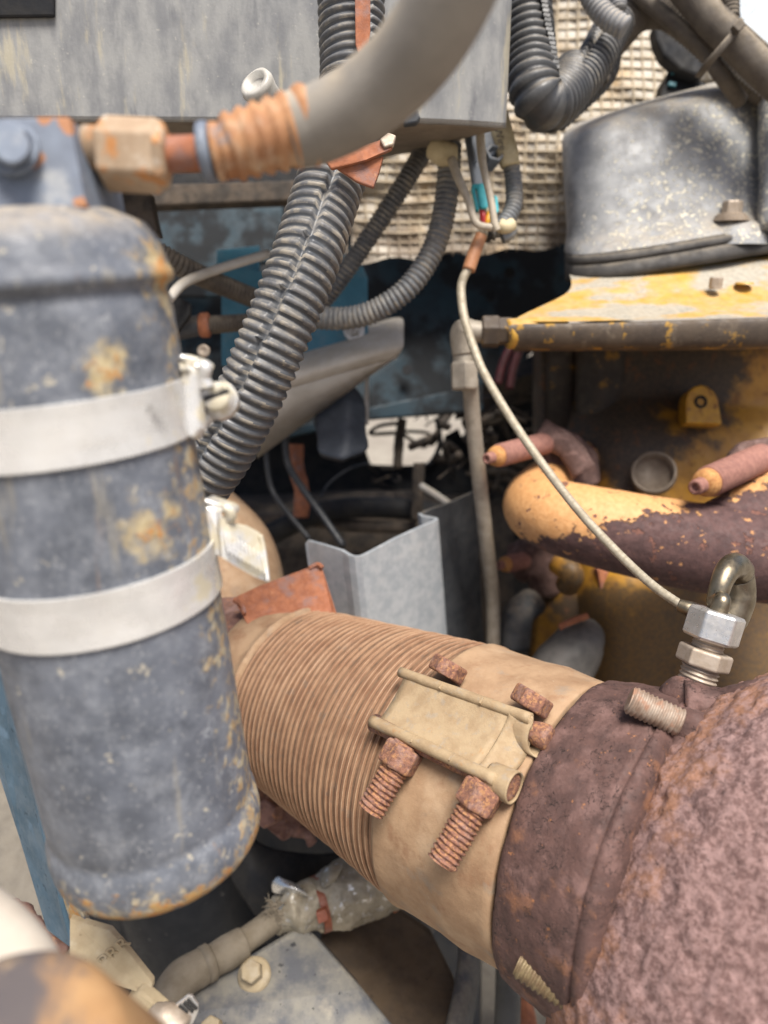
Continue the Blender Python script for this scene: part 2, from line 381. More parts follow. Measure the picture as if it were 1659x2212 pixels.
# aluminium tray with a rolled front lip
def lip(t):   # px of the lip line from left to right
    return 560 + (872 - 560) * t
rows = []
prof = [(0, -34, 53), (0, -20, 50.5), (0, -6, 49), (0, 14, 48), (0, 30, 47.7), (-6, 44, 48), (-22, 62, 48.6)]
for dx, dy, d in prof:
    rows.append([P(lip(k / 12) + dx, 800 - 88 * (k / 12) ** 1.1 + dy + (6 if k == 12 else 0), d) for k in range(13)])
tray = thing('aluminium_tray', 'pale aluminium tray with rolled front lip hanging under the blue bracket', 'tray', P(760, 760, 48))
MB().grid(rows).build('rolled_lip', m_alum, tray, solid=.25, sub=1)
tp = [P(lip(k / 12) - 20, 800 - 88 * (k / 12) ** 1.1 + 56, 48.6) for k in range(13)]
bt = [P(400 + (560 - 400) * 1 + (855 - 553) * (k / 12) * 1.0 - 6, 985 - (985 - 762) * (k / 12) ** 1.0, 54 - 4.9 * (k / 12)) for k in range(13)]
bt2 = [P(430 + 10 * k, 1010 - 17 * k, 54.5 - 5 * (k / 12)) for k in range(13)]
MB().grid([tp, bt]).build('underside', m_alum, tray, solid=.25)
# rubber mount hanging under the tray
hm = thing('rubber_flap', 'dark grey rubber flap with a ridge flaring at its lower end under the tray', 'rubber flap', P(740, 900, 50))
L_ = [(725, 835, 53), (690, 880, 52), (672, 915, 51.5), (690, 945, 50.5), (680, 976, 49.5)]
K_ = [(748, 838, 51), (748, 880, 50), (752, 915, 49.5), (749, 950, 49), (742, 993, 48.2)]
R_ = [(768, 835, 52), (792, 868, 51.5), (790, 912, 51), (790, 940, 50.5), (802, 972, 50)]
rows = [[P(*a), P((a[0] + b_[0]) / 2 + 3, (a[1] + b_[1]) / 2, (a[2] + b_[2]) / 2), P(*b_), P((c_[0] + b_[0]) / 2, (c_[1] + b_[1]) / 2 - 2, (c_[2] + b_[2]) / 2 + .1), P(*c_)] for a, b_, c_ in zip(L_, K_, R_)]
MB().grid(rows).build('flap', M('flap_rubber', (.028, .034, .045), (.045, .052, .065), .8, rough=.55, bump=.12), hm, solid=.5, sub=2)
c = MB(); c.slab([P(788, 800, 54), P(797, 800, 54), P(796, 916, 54), P(787, 916, 54)], TO * -cm(.5)); c.build('edge_strip', m_alum, label='narrow vertical metal strip behind the rubber flap', cat='strip')

# lower dark chassis: crossmember, tank top, black sheets added as deep shade
cr = thing('crossmember', 'dirt caked black crossmember deep below the tray with a rounded top edge', 'chassis beam', P(780, 1150, 66))
rows = []
for k in range(10):
    x = 430 + k * 75
    rows.append([P(x, 1078 + 6 * math.sin(k), 74), P(x, 1092 + 6 * math.sin(k), 69), P(x, 1110 + 4 * math.sin(k * 2), 67), P(x, 1180, 66.5), P(x, 1500, 62)])
MB().grid(rows).build('beam', m_dirt, cr, solid=1, disp=(.25, .6, 'f'))
c = MB(); c.tube([P(480, 1130, 63), P(620, 1120, 63), P(760, 1135, 62), P(900, 1140, 62)], cm(.55), n=12); c.build('pipe_run', m_dirt, label='dirt coated pipe lying along the crossmember ledge', cat='pipe')
c = MB(); c.tube([P(560, 1165, 60), P(700, 1105, 61), P(850, 1098, 62), P(1000, 1120, 63)], cm(.9), n=14); c.build('sleeved_pipe', m_black, label='thick black sleeved pipe arching over the crossmember', cat='pipe')
c = MB(); c.slab([P(250, 985, 70), P(788, 895, 72), P(786, 960, 72), P(800, 1003, 72), P(860, 1006, 72), P(930, 1004, 72), P(955, 985, 72), P(962, 940, 72), P(990, 925, 72), P(1000, 950, 72), P(1012, 960, 72), P(1030, 935, 72), P(1034, 1000, 72), P(1060, 1010, 72), P(1060, 1120, 72), P(250, 1100, 70)], TO * -cm(1)); c.build('gap_shade_sheet', m_black, label='black sheet added as deep shade in the gap below the tray', cat='panel')  # added black sheet, fills the gap so it reads as deep shade
c = MB(); c.slab([P(200, 1090, 74), P(1900, 1040, 80), P(1900, 2700, 72), P(-400, 2700, 64), P(-400, 1500, 64), P(200, 1300, 66)], TO * -cm(1)); c.build('floor_shade_sheet', m_black, label='large black sheet added as deep shade below the exhaust pipe', cat='dark sheet')  # added dark blocker, keeps bright ground out of the lower gaps
c = MB(); c.slab([P(1046, 870, 73), P(1100, 850, 74), P(1330, 850, 76), P(1330, 1100, 76), P(1010, 1100, 73), P(1012, 1012, 73), P(1058, 985, 73), P(1064, 930, 73)], TO * -cm(1)); c.build('inner_plate', m_black, label='black sheet added as shade beyond the pale steel line behind the manifold end', cat='panel')  # added black fill standing for shade beside the steel line
c = MB(); c.slab([P(985, 850, 70), P(1190, 745, 74), P(1400, 745, 74), P(1400, 830, 74), P(1200, 850, 74), P(985, 905, 70)], TO * -cm(1)); c.build('hanging_guard', m_dirt, label='brown dirty guard plate in the gap under the yellow deck', cat='plate')
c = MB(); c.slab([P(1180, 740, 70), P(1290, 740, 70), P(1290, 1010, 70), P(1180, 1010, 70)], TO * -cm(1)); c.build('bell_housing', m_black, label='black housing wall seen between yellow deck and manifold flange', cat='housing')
c = MB(); c.slab([P(-300, 280, 72), P(900, 280, 72), P(900, 560, 72), P(-300, 900, 72)], TO * -cm(1)); c.build('rear_shade_sheet', m_black, label='black backing sheet added for the shade below the grey box', cat='backing sheet')  # added black backing, hides the sky so the space under the box stays dark
# debris silhouetted in the bright gap
c = MB()
for i in range(70):
    x, y, d = random.uniform(820, 1160), random.uniform(880, 1050), random.uniform(64, 78)
    if 790 < x < 955 and 905 < y < 995 and random.random() < .8: continue
    q = [P(x + random.uniform(-45, 45), y + random.uniform(-28, 28), d + random.uniform(-3, 3)) for _ in range(4)]
    c.tube(q, cm(random.choice([.08, .12, .2, .35])), n=6, m=4)
c.build('twigs', m_dirt, label='tangle of dark dry twigs caught on the frame in front of the bright gap', cat='twigs', kind='stuff')
for i, (q, r, m_, lb) in enumerate([
    ([(640, 960, 57), (640, 1010, 57), (652, 1060, 57), (650, 1118, 57)], .62, m_rustpl, 'rusted pipe standing between two black cables under the tray'),
    ([(905, 1000, 60), (903, 1060, 60), (900, 1124, 60)], .5, m_dirt, 'rusty upright post beside the bright gap'),
    ([(870, 905, 68), (862, 950, 68), (858, 1012, 68)], .45, m_dirt, 'short dark post crossing the bright gap'),
    ([(910, 1049, 58), (940, 1068, 57), (975, 1092, 55)], .28, m_alum, 'pale thin tube leaning toward the galvanised channel')]):
    c = MB(); c.tube([P(*p) for p in q], cm(r), n=10); c.build('upright_pipe' if i < 3 else 'thin_tube', m_, label=lb, cat='pipe', disp=(.08, 1.5, 'f') if i < 3 else None)
for i, (q, r, lb) in enumerate([
    ([(575, 960, 54), (578, 1010, 54), (590, 1062, 54), (625, 1112, 53), (668, 1164, 52)], .2, 'thin black cable curving down from the tray, nearer the canister'),
    ([(616, 940, 54), (622, 1000, 54), (650, 1050, 53), (690, 1105, 52), (742, 1180, 51)], .26, 'thicker black cable sloping into the galvanised channel'),
    ([(944, 905, 70), (950, 960, 70), (930, 1000, 70), (905, 1010, 68)], .25, 'black cable looping down the side of the bright gap'),
    ([(800, 1000, 66), (760, 1010, 64), (715, 1040, 62), (690, 1075, 60)], .08, 'hair thin cable drooping in the dark below the flap')]):
    c = MB(); c.tube([P(*p) for p in q], cm(r), n=9); c.build('cable', m_wire, label=lb, cat='cable')
for q, lb in (([(1100, 755, 58), (1085, 790, 58), (1075, 830, 58)], 'dark red hose under the yellow deck, nearer the steel elbow'), ([(1122, 755, 58), (1108, 795, 58), (1100, 840, 58)], 'dark red hose under the yellow deck, nearer the engine')):
    c = MB(); c.tube([P(*p) for p in q], cm(.35), n=12); c.build('red_hose', M('dark_red_hose', (.075, .012, .015), (.05, .01, .012), 2, rough=.6), label=lb, cat='hose', group='red hoses')
# glossy round tank below the canister
m_tank = M('black_tank', (.006, .008, .012), (.011, .013, .017), 1, spec=.25, rough=.4, bump=.08, layers=[dict(c=(.25, .24, .22), s=2.2, lo=.66, hi=.74, a=.5)])
c = MB(); o_ = P(390, 1820, 50); c.lathe(o_, V(.05, -.95, -.31), [(-1.0, 0), (-1, 4.3), (-.6, 4.6), (6, 4.7), (20, 4.7), (20, 0)], 56)
c.build('air_tank', m_tank, label='glossy black round tank standing behind the foot of the canister', cat='tank')
c = MB(); c.grid([[P(500, 1760, 44), P(530, 1790, 43), P(560, 1830, 43), P(620, 1840, 44), P(700, 1850, 46), P(760, 1830, 48)], [P(500, 1830, 43), P(530, 1860, 41.5), P(560, 1890, 41.5), P(620, 1905, 42.5), P(690, 1920, 44), P(760, 1920, 46)], [P(490, 1900, 43), P(530, 1950, 42), P(560, 2000, 42), P(640, 2020, 43), P(700, 2010, 45), P(760, 2000, 47)]])
c.build('casting', m_black, label='dark oily casting below the rust lugs and behind the foil sleeve', cat='casting', solid=1.5, sub=3, disp=(.25, .5, 'f'))
# ------------------------------------------------------------------ engine: yellow deck, cover, block
m_cast = M('cast_aluminium_cover', (.265, .27, .275), (.18, .185, .192), .7, rough=.58, metal=.1, bump=.22, bs=12, layers=[
    dict(c=(.62, .58, .47), s=3.6, lo=.60, hi=.64, rough=.9, h=.5, grad=(P(1230, 380, 45), P(1390, 470, 45), .12), a=.85), dict(c=(.10, .10, .105), s=.45, lo=.52, hi=.7, a=.5), dust(.55, up=(.3, .95))])
m_yel = M('worn_yellow_paint', (.50, .285, .045), (.42, .23, .035), 2, rough=.45, bump=.12, layers=[
    dict(c=(.27, .25, .205), c2=(.36, .33, .27), s=.38, lo=.46, hi=.55, rough=.6, metal=.1, h=-.3, st=(.5, 1, 1)), dict(c=(.16, .10, .05), s=2.0, lo=.66, hi=.72, a=.6), dust(.35, up=(.5, 1))])
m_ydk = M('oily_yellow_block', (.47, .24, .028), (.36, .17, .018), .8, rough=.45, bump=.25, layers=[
    dict(c=(.045, .032, .022), c2=(.075, .05, .03), s=.14, lo=.44, hi=.55, grad=(P(1560, 1150, 53), P(1330, 800, 54), .42), rough=.6), dict(c=(.16, .07, .03), s=1.2, lo=.56, hi=.66, a=.6), dict(c=(.05, .034, .02), c2=(.10, .055, .018), s=.3, lo=.40, hi=.58, a=.92, rough=.6, grad=(P(1400, 1190, 53), P(1400, 1330, 53), .5))])  # dark under the deck and low down is painted shade, broken by oil patches
m_brn = M('oily_brown_iron', (.045, .033, .025), (.025, .019, .015), .7, rough=.6, bump=.3, layers=[
    dict(c=(.30, .16, .03), s=.7, lo=.6, hi=.68, a=.8), dict(c=(.17, .13, .09), s=.4, lo=.55, hi=.75, a=.5)])
m_edge = M('deck_edge_scorched', (.085, .062, .042), (.05, .036, .026), .8, rough=.65, bump=.35, layers=[
    dict(c=(.36, .20, .03), s=.9, lo=.56, hi=.63, a=.85), dict(c=(.25, .2, .14), s=.7, lo=.58, hi=.72, a=.5)])
m_gask = M('dusty_black_gasket', (.035, .033, .032), (.06, .056, .052), 1, rough=.75, bump=.2, layers=[dust(.3, up=(.3, 1))])

deck = thing('engine_deck', 'yellow painted metal deck under the aluminium cover, paint worn to grey', 'engine deck', P(1400, 700, 42))
def row(lst): return [P(*p) for p in lst]
rows = [row([(1215, 560, 56), (1300, 548, 56), (1450, 540, 56), (1600, 530, 56), (1800, 520, 56)]),
        row([(1235, 598, 46), (1330, 580, 46), (1450, 565, 46), (1600, 548, 46), (1800, 530, 46)]),
        row([(1238, 630, 45), (1340, 612, 45), (1470, 596, 45), (1620, 586, 45), (1800, 578, 45)]),
        row([(1180, 655, 44.5), (1330, 650, 44), (1480, 642, 44), (1630, 635, 44), (1800, 630, 44)]),
        row([(1120, 684, 42.5), (1320, 680, 42), (1480, 675, 42), (1630, 670, 42), (1800, 666, 42)]),
        row([(1098, 697, 41.4), (1320, 693, 41), (1480, 688, 41), (1630, 684, 41), (1800, 680, 41)])]
MB().grid(rows).build('top_face', m_yel, deck, sub=2, disp=(.05, .5, 'n'))
rows = [row([(1098, 700, 41.3), (1200, 699, 41), (1320, 696, 40.9), (1480, 691, 40.9), (1630, 687, 40.9), (1800, 683, 40.9)]),
        row([(1098, 706, 41.1), (1200, 704, 40.8), (1320, 702, 40.7), (1480, 698, 40.7), (1630, 694, 40.7), (1800, 690, 40.7)]),
        row([(1105, 750, 41.6), (1200, 752, 41.3), (1320, 752, 41.2), (1480, 752, 41.2), (1630, 750, 41.2), (1800, 748, 41.2)]),
        row([(1110, 762, 42.6), (1200, 760, 42.3), (1320, 760, 42.2), (1480, 760, 42.2), (1630, 758, 42.2), (1800, 756, 42.2)]),
        row([(1115, 757, 56), (1200, 757, 56), (1320, 756, 56), (1480, 754, 56), (1630, 752, 56), (1800, 750, 56)])]
MB().grid(rows).build('front_edge', m_edge, deck, sub=2, disp=(.04, .8, 'f'))
bs = MB(); bs.tube([P(1096, 722, 42), P(1150, 716, 42.2), P(1220, 708, 42.6)], [cm(.85), cm(.8), cm(.6)], n=18); bs.build('boss', m_yel, deck)
st = MB(); st.disc(P(1545, 624, 43.6), WU, .35, .15).hexa(P(1545, 622, 43.6), WU, .6, .38).build('set_screw', m_dullhex, deck)
c = MB(); c.lathe(P(1608, 614, 44), WU, [(0, .55), (.12, .5), (.12, 0)], 20); c.build('plug', m_yel, deck)

cov = thing('intake_cover', 'grey cast aluminium cover with pale corrosion speckles standing on the yellow deck', 'engine cover', P(1400, 560, 51.6))
# footprint corner: columns round the corner then along the front
TOPR = [(1340, 226, 61.6), (1268, 252, 56.6), (1222, 276, 52.1), (1218, 288, 50.6), (1232, 282, 48.8), (1300, 256, 47.6), (1420, 216, 47.1), (1520, 190, 47.1), (1590, 176, 47.1), (1632, 168, 47.6), (1800, 150, 47.6)]
MID1 = [(1340, 240, 61.6), (1262, 262, 56.6), (1215, 290, 52.1), (1208, 306, 50.6), (1224, 306, 48.5), (1296, 288, 47.1), (1418, 256, 46.6), (1520, 232, 46.6), (1590, 220, 46.6), (1634, 212, 47.2), (1800, 200, 47.2)]
MID2 = [(1340, 380, 61.6), (1268, 400, 56.6), (1222, 410, 52.1), (1214, 415, 50.6), (1228, 418, 48.3), (1300, 415, 46.8), (1420, 405, 46.4), (1520, 395, 46.4), (1590, 390, 46.5), (1634, 385, 47.2), (1800, 380, 47.2)]
MID3 = [(1340, 480, 61.6), (1278, 490, 56.6), (1232, 498, 52.1), (1224, 502, 50.6), (1236, 508, 48.2), (1306, 508, 46.6), (1420, 495, 46.2), (1520, 482, 46), (1590, 472, 46), (1634, 460, 46.8), (1800, 445, 47)]
BOT = [(1340, 504, 61.6), (1272, 514, 56.6), (1226, 522, 52.1), (1216, 526, 50.4), (1230, 536, 47.6), (1310, 532, 45.9), (1420, 516, 45.5), (1520, 498, 45.2), (1590, 486, 45.2), (1634, 476, 45.8), (1800, 464, 46.2)]
BOT2 = [(1340, 514, 61.6), (1272, 529, 56.6), (1226, 537, 52.1), (1216, 542, 50.4), (1230, 552, 47.4), (1310, 546, 45.7), (1420, 530, 45.3), (1520, 512, 45), (1590, 500, 45), (1634, 490, 45.6), (1800, 478, 46)]
TOPIN = [(1400, 222, 63.6), (1330, 236, 59.6), (1290, 248, 56.6), (1280, 252, 54.6), (1280, 256, 52.6), (1330, 236, 51.6), (1440, 204, 51.6), (1530, 180, 51.6), (1600, 166, 51.6), (1640, 158, 51.6), (1800, 140, 51.6)]
MB().grid([row(TOPIN), row(TOPR), row(MID1), row(MID2), row(MID3), row(BOT), row(BOT2)]).build('shell', m_cast, cov, sub=2, disp=(.06, .35, 'n'))
co = MB(); co.tube([P(1672, 130, 46.1), P(1676, 250, 45.9), P(1680, 380, 45.6), P(1684, 500, 45.3)], [cm(1.0), cm(1.0), cm(1.05), cm(1.3)], n=24); co.build('corner_post', m_cast, cov)
bo = MB(); bo.lathe(P(1582, 500, 46.6), WU, [(-.8, 2.3), (-.4, 2.15), (0, 1.9), (.35, 1.6), (.55, 1.3), (.57, 0)], 40); bo.build('bolt_boss', m_cast, cov, disp=(.03, .8, 'n'))
wb = thing('cover_bolt', 'flanged hex bolt with washers on the boss of the aluminium cover', 'bolt', P(1570, 465, 45.2))
bb = P(1578, 478, 45.9)
MB().disc(bb, WU, 1.12, .14).build('flat_washer', m_dullhex, wb); MB().disc(bb + WU * cm(.15), WU, .98, .18).build('flange_washer', m_dullhex, wb)
MB().disc(bb + WU * cm(.34), WU, .82, .12).hexa(bb + WU * cm(.4), WU, .78, .60, ref=V(.2, 0, 1)).build('hex_head', m_dullhex, wb, bevel=.05)
rim = [[Vector(p) for p in row([(x, y + dy, d + dd) for x, y, d in BOT2])] for dy, dd in ((1, .2), (3, -.25), (20, -.3), (22, -.1), (25, -.1), (27, -.35), (56, -.35), (60, 0), (62, 3))]
MB().grid(rim).build('cover_gasket', m_gask, label='black dusty gasket flange between aluminium cover and yellow deck', cat='gasket', sub=1)

blk_ = thing('engine_block', 'oily brown and yellow iron engine block behind the exhaust manifold', 'engine block', P(1400, 1200, 56))
rows = []
for y in range(735, 1700, 40):
    rows.append([P(x, y, (58 - 3.5 * max(0, min(1, (x - 1180) / 160)) + 1.2 * mn.noise(Vector((x * .004, y * .004, 1))) - (2.0 if y > 1230 and x > 1300 else 0) - 1.5 * max(0, min(1, (y - 900) / 60)) * max(0, min(1, (x - 1230) / 60)))) for x in range(1150, 1900, 30)])
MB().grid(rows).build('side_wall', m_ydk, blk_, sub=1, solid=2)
bo = MB(); bo.lathe(P(1302, 760, 55), V(0, -1, -.1), [(-2, 2.2), (4.6, 2.2), (4.9, 2.0), (4.9, 0)], 40); bo.build('round_boss', m_brn, blk_)
bo = MB(); bo.lathe(P(1212, 770, 55.5), V(0, -1, -.1), [(-2, 1.1), (5.4, 1.1), (5.6, 0)], 30); bo.build('slim_boss', m_brn, blk_)
m_lug = M('lug_yellow', (.55, .29, .025), (.42, .20, .02), 1.5, rough=.5, bump=.15, layers=[dict(c=(.2, .09, .04), s=1.6, lo=.58, hi=.66, a=.8)])
lug = MB()
pts = [(1482, 915), (1482, 862), (1487, 846), (1498, 836), (1514, 831), (1530, 835), (1544, 847), (1551, 862), (1560, 917)]
lug.slab([P(x, y, 49.6) for x, y in pts], TO * -cm(2.6) + RT * cm(.5)); lug.build('lug', m_lug, blk_, bevel=.12)
MB().lathe(P(1514, 868, 49.55), TO, [(0, .44), (.03, .42), (.03, .26), (-1.2, .24), (-1.2, 0)], 24).build('lug_hole', m_black, blk_)
pl = MB(); pl.lathe(P(1412, 1020, 48.4), V(-.35, .25, .9), [(-.5, 1.45), (0, 1.45), (.1, 1.38), (.1, 1.24), (-.45, 1.2), (-.45, 0)], 40)
pl.build('core_plug', M('dusty_brown_plug', (.20, .16, .12), (.13, .10, .075), 1.2, rough=.6, metal=.2), blk_)
lo = MB(); lo.grid([[P(1160, 1240, 56), P(1230, 1210, 53), P(1300, 1230, 52), P(1420, 1260, 51), P(1560, 1270, 51), P(1700, 1280, 51)], [P(1150, 1330, 56), P(1220, 1300, 52), P(1330, 1320, 51.5), P(1440, 1330, 50), P(1560, 1350, 50), P(1700, 1350, 50)], [P(1140, 1420, 56), P(1230, 1420, 54), P(1330, 1410, 51.5), P(1440, 1440, 50), P(1560, 1450, 50), P(1700, 1450, 50)], [P(1130, 1530, 56), P(1230, 1540, 55), P(1330, 1540, 52), P(1440, 1560, 50), P(1560, 1560, 50), P(1700, 1560, 50)]])
m_yshade = M('oily_amber_casting', (.24, .12, .014), (.17, .08, .01), .8, rough=.5, bump=.25, layers=[dict(c=(.035, .024, .016), s=.3, lo=.46, hi=.6, a=.9), dict(c=(.13, .055, .025), s=1.2, lo=.55, hi=.66, a=.7)])  # darker copy of the block yellow: shade painted in, with oil patches
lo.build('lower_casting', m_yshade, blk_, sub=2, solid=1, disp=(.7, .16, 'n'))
MB().slab([P(1290, 1228, 49.6), P(1450, 1262, 49), P(1450, 1330, 49), P(1340, 1330, 49.4), P(1300, 1290, 49.6)], TO * -cm(1)).build('rust_pad', m_rustpl, blk_, bevel=.15)
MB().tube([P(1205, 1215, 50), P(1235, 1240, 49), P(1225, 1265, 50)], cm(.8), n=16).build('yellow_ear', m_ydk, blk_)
c = MB(); c.tube([P(1150, 1520, 50), P(1215, 1440, 49), P(1260, 1385, 49), P(1290, 1380, 50)], [cm(1.6), cm(2.1), cm(1.7), cm(.6)], n=18); c.build('oil_fitting', M('grey_oily_fitting', (.13, .12, .11), (.08, .075, .07), 1, rough=.6), label='grey oily fitting lump low on the engine block behind the exhaust sleeve', cat='fitting', disp=(.25, .4, 'n'))
c = MB(); c.tube([P(1208, 1355, 47.5), P(1236, 1342, 47.5), P(1270, 1330, 47.5)], cm(.22), n=8); c.build('clip_rod', m_rustpl, label='short rusty clip rod above the grey oily fitting', cat='clip')
c = MB(); c.tube([P(1110, 1400, 52), P(1120, 1330, 52), P(1150, 1300, 53)], cm(1.1), n=14); c.build('stub_hose', m_rub, label='dark stub hose beside the steel line low by the block', cat='hose')

# exhaust manifold
grd = (P(1368, 1229, 42), P(1312, 1015, 42), 1.35)
m_mani = M('peeling_manifold', (.105, .055, .05), (.065, .034, .032), 2, rough=.8, bump=.5, bs=8, bump2=.2, layers=[
    dict(c=(.60, .325, .135), c2=(.53, .265, .10), s=.75, lo=.47, hi=.50, rough=.6, h=.9, grad=grd, rgh=.7), dict(c=(.17, .075, .055), s=1.1, lo=.60, hi=.625, rough=.85, h=-.8),
    dict(c=(.50, .25, .1), s=1.6, lo=.63, hi=.655, a=.85)])
m_brf = M('brown_flange_iron', (.13, .075, .062), (.08, .045, .038), 1.5, rough=.85, bump=.6, bs=6, bump2=.3, layers=[dict(c=(.24, .15, .13), s=1.5, lo=.5, hi=.66, a=.6)])
m_stud = M('pinkish_rust_stud', (.30, .145, .11), (.22, .10, .08), 4, rough=.85, bump=.3, bs=10)
m_ochre = M('ochre_rust_nut', (.50, .26, .09), (.35, .15, .05), 5, rough=.85, bump=.4)
mf = thing('exhaust_manifold', 'exhaust manifold pipe with peach yellow paint peeling to dark rust', 'manifold', P(1300, 1240, 43))
cc = MB(); cc.tube([P(1255, 995, 53), P(1205, 1030, 50), P(1158, 1085, 46.5), P(1195, 1112, 43.8), P(1300, 1140, 42.3), P(1450, 1172, 41.5), P(1659, 1205, 40.5), P(1850, 1230, 40)], [cm(1.5), cm(1.7), cm(2.05), cm(2.15), cm(2.3), cm(2.45), cm(2.5), cm(2.5)], n=48, m=14)
cc.build('main_pipe', m_mani, mf, disp=[(.05, .35, 'n'), (.02, 2, 'n')])
cc = MB(); cc.tube([P(1800, 1010, 46), P(1720, 1055, 44), P(1650, 1108, 42.4), P(1560, 1155, 41.6)], [cm(2.0), cm(2.1), cm(2.2), cm(2.0)], n=40, m=12); cc.build('branch_pipe', m_mani, mf, disp=[(.05, .35, 'n'), (.02, 2, 'n')])
fl = MB(); fl.slab([P(x, y, d) for x, y, d in ((1150, 948, 47.6), (1160, 925, 47.6), (1200, 918, 47.8), (1245, 938, 48), (1290, 980, 48.2), (1296, 1044, 48), (1250, 1062, 47.4), (1180, 1040, 47))], V(.35, .1, -1) * cm(1.3)); fl.build('flange', m_brf, mf, bevel=.2, label='manifold flange at the bend end')
fl = MB(); fl.tube([P(1165, 930, 46.8), P(1225, 965, 46.6), P(1262, 1020, 46.4)], cm(.8), n=12, flat=.6); fl.build('flange_rib', m_brf, mf, disp=(.1, 1, 'f'))
fl = MB(); fl.slab([P(x, y, d) for x, y, d in ((1572, 985, 43.6), (1600, 955, 43.6), (1659, 945, 43.6), (1800, 960, 43.6), (1800, 1060, 42.8), (1650, 1052, 42.6), (1590, 1045, 43))], V(.35, .1, -1) * cm(1.6)); fl.build('flange', m_brf, mf, bevel=.25, disp=(.08, 1, 'f'))
def stud(a, b, r, lb):
    s_ = thing('manifold_stud', lb, 'stud', b, 'spacer studs on the exhaust manifold')
    ax = (a - b); l = ax.length * 100; ax.normalize()
    MB().lathe(b, ax, [(0, r), (l, r), (l + .03, r * .8), (l + .03, 0)], 32).build('spacer_tube', m_stud, s_, disp=(.02, 2, 'n'))
    MB().lathe(a, ax, [(0, r * .80), (.08, r * .9), (r * .45, r * .88), (r * .85, r * .7), (r * .9, 0)], 32).build('nut', m_ochre, s_)
    MB().lathe(a + ax * cm(r * .8), ax, [(0, r * .5), (r * .25, r * .5), (r * .3, r * .44), (r * .5, r * .44), (r * .55, r * .5), (r * .8, r * .46), (r * .8, r * .25), (r * .6, r * .2), (r * .6, 0)], 24).build('stud_end', m_stud, s_)
stud(P(1078, 984, 44), P(1185, 955, 47), .70, 'pink rust spacer stud pointing past the pale steel line by the manifold bend')
stud(P(1532, 1040, 39.6), P(1645, 990, 42.6), .86, 'large pink rust spacer stud above the dark peeling part of the manifold')
stud(P(1096, 1218, 52), P(1160, 1205, 54), .62, 'dim rust stud in shadow under the manifold bend')
c = MB(); c.tube([P(1120, 1215, 55), P(1165, 1205, 54), P(1190, 1260, 55)], cm(1.6), n=16); c.build('shaded_bracket', m_brf, label='dark brown bracket in shadow holding the dim stud', cat='bracket', disp=(.15, .8, 'f'))

# steel line with elbow fitting
m_line = M('dusty_steel_line', (.33, .29, .235), (.25, .215, .17), 1.2, rough=.6, metal=.2, bump=.2, layers=[dict(c=(.16, .13, .1), s=1, lo=.55, hi=.7, a=.6)])
ln = thing('steel_line', 'pale steel tube running down from an elbow fitting at the deck corner', 'pipe', P(1060, 1400, 50))
MB().tube([P(1015, 820, 43), P(1021, 900, 44.2), P(1037, 1050, 46), P(1052, 1180, 48), P(1064, 1290, 50.5), P(1066, 1400, 51.5)], cm(.48), n=18).build('tube', m_line, ln)
MB().hexa(P(1002, 782, 42.8), V(.03, -1, -.1), 1.6, .85).lathe(P(1000, 742, 42.8), V(.03, -1, -.1), [(0, .6), (1.3, .6)], 20).build('tube_nut', m_line, ln, bevel=.06)
MB().tube([P(1000, 766, 42.8), P(998, 738, 42.7), P(1002, 716, 42.6), P(1024, 716, 42.5), P(1046, 718, 42.4)], [cm(.62), cm(.68), cm(.74), cm(.62), cm(.6)], n=20).build('elbow', m_line, ln)
MB().hexa(P(1040, 717, 42.4), V(1, 0, .05), 1.0, .95).hexa(P(1072, 716, 42.3), V(1, 0, .05), .9, .82).build('union_nut', m_edge, ln, bevel=.06)
c = MB(); c.tube([P(1065, 1402, 52), P(1066, 1480, 52)], cm(.7), n=14); c.build('line_sleeve', m_line, label='wider pale sleeve at the lower end of the steel line', cat='sleeve')

# galvanised channel
ch = thing('sheet_channel', 'bent galvanised sheet metal channel standing behind the ribbed exhaust pipe', 'sheet metal', P(830, 1380, 44))
tp = [(659.5, 1174, 44.5), (664, 1168, 44.4), (700, 1178, 43.6), (738, 1190, 42.9), (752, 1199, 42.6), (766, 1203, 42.5), (780, 1202, 42.6), (794, 1196, 42.9), (862, 1160, 44.6), (920, 1134, 46.2), (940, 1126, 46.8), (947, 1120, 47.1), (940, 1117, 47.4), (915, 1113, 47.8), (909, 1108, 48.2), (918, 1102, 48.6), (965, 1086, 50.5), (1022, 1060, 53)]
rows = []
for h in range(8):
    off = Vector((0, 0, -cm(2.4 * h))) + TO * 0
    rows.append([P(*p) + off + V(.10, 0, 0) * cm(.22 * h) for p in tp])
MB().grid([r[:15] for r in rows], smooth=False).build('sheet', m_galv, ch, solid=.22)
MB().grid([r[14:] for r in rows], smooth=False).build('side_wing', m_rub, ch, solid=.2)

# rusty strap and exhaust elbow behind
c = MB(); c.slab([P(503, 1292, 40), P(560, 1265, 40.2), P(692, 1216, 41), P(700, 1240, 40.6), P(727, 1325, 39.5), P(724, 1350, 39.5), P(535, 1350, 39)], V(0, -.3, -1) * cm(.3))
c.tube([P(505, 1296, 40), P(522, 1306, 39.5), P(528, 1326, 39.2)], cm(.16), n=8, flat=.6)
c.tube([P(668, 1228, 40.8), P(686, 1219, 40.8), P(697, 1226, 40.6)], cm(.14), n=8)
c.build('rust_strap', m_rustpl, label='orange rusted folded strap plate resting above the bellows collar', cat='strap', bevel=.06)
c = MB(); c.tube([P(430, 1130, 52), P(490, 1200, 49.5), P(508, 1290, 47), P(490, 1370, 45.5), P(470, 1450, 44.5)], [cm(3.2)] * 5, n=40); c.build('exhaust_elbow', m_tan, label='smooth tan exhaust elbow half hidden behind the canister', cat='pipe', disp=(.04, .4, 'n'))
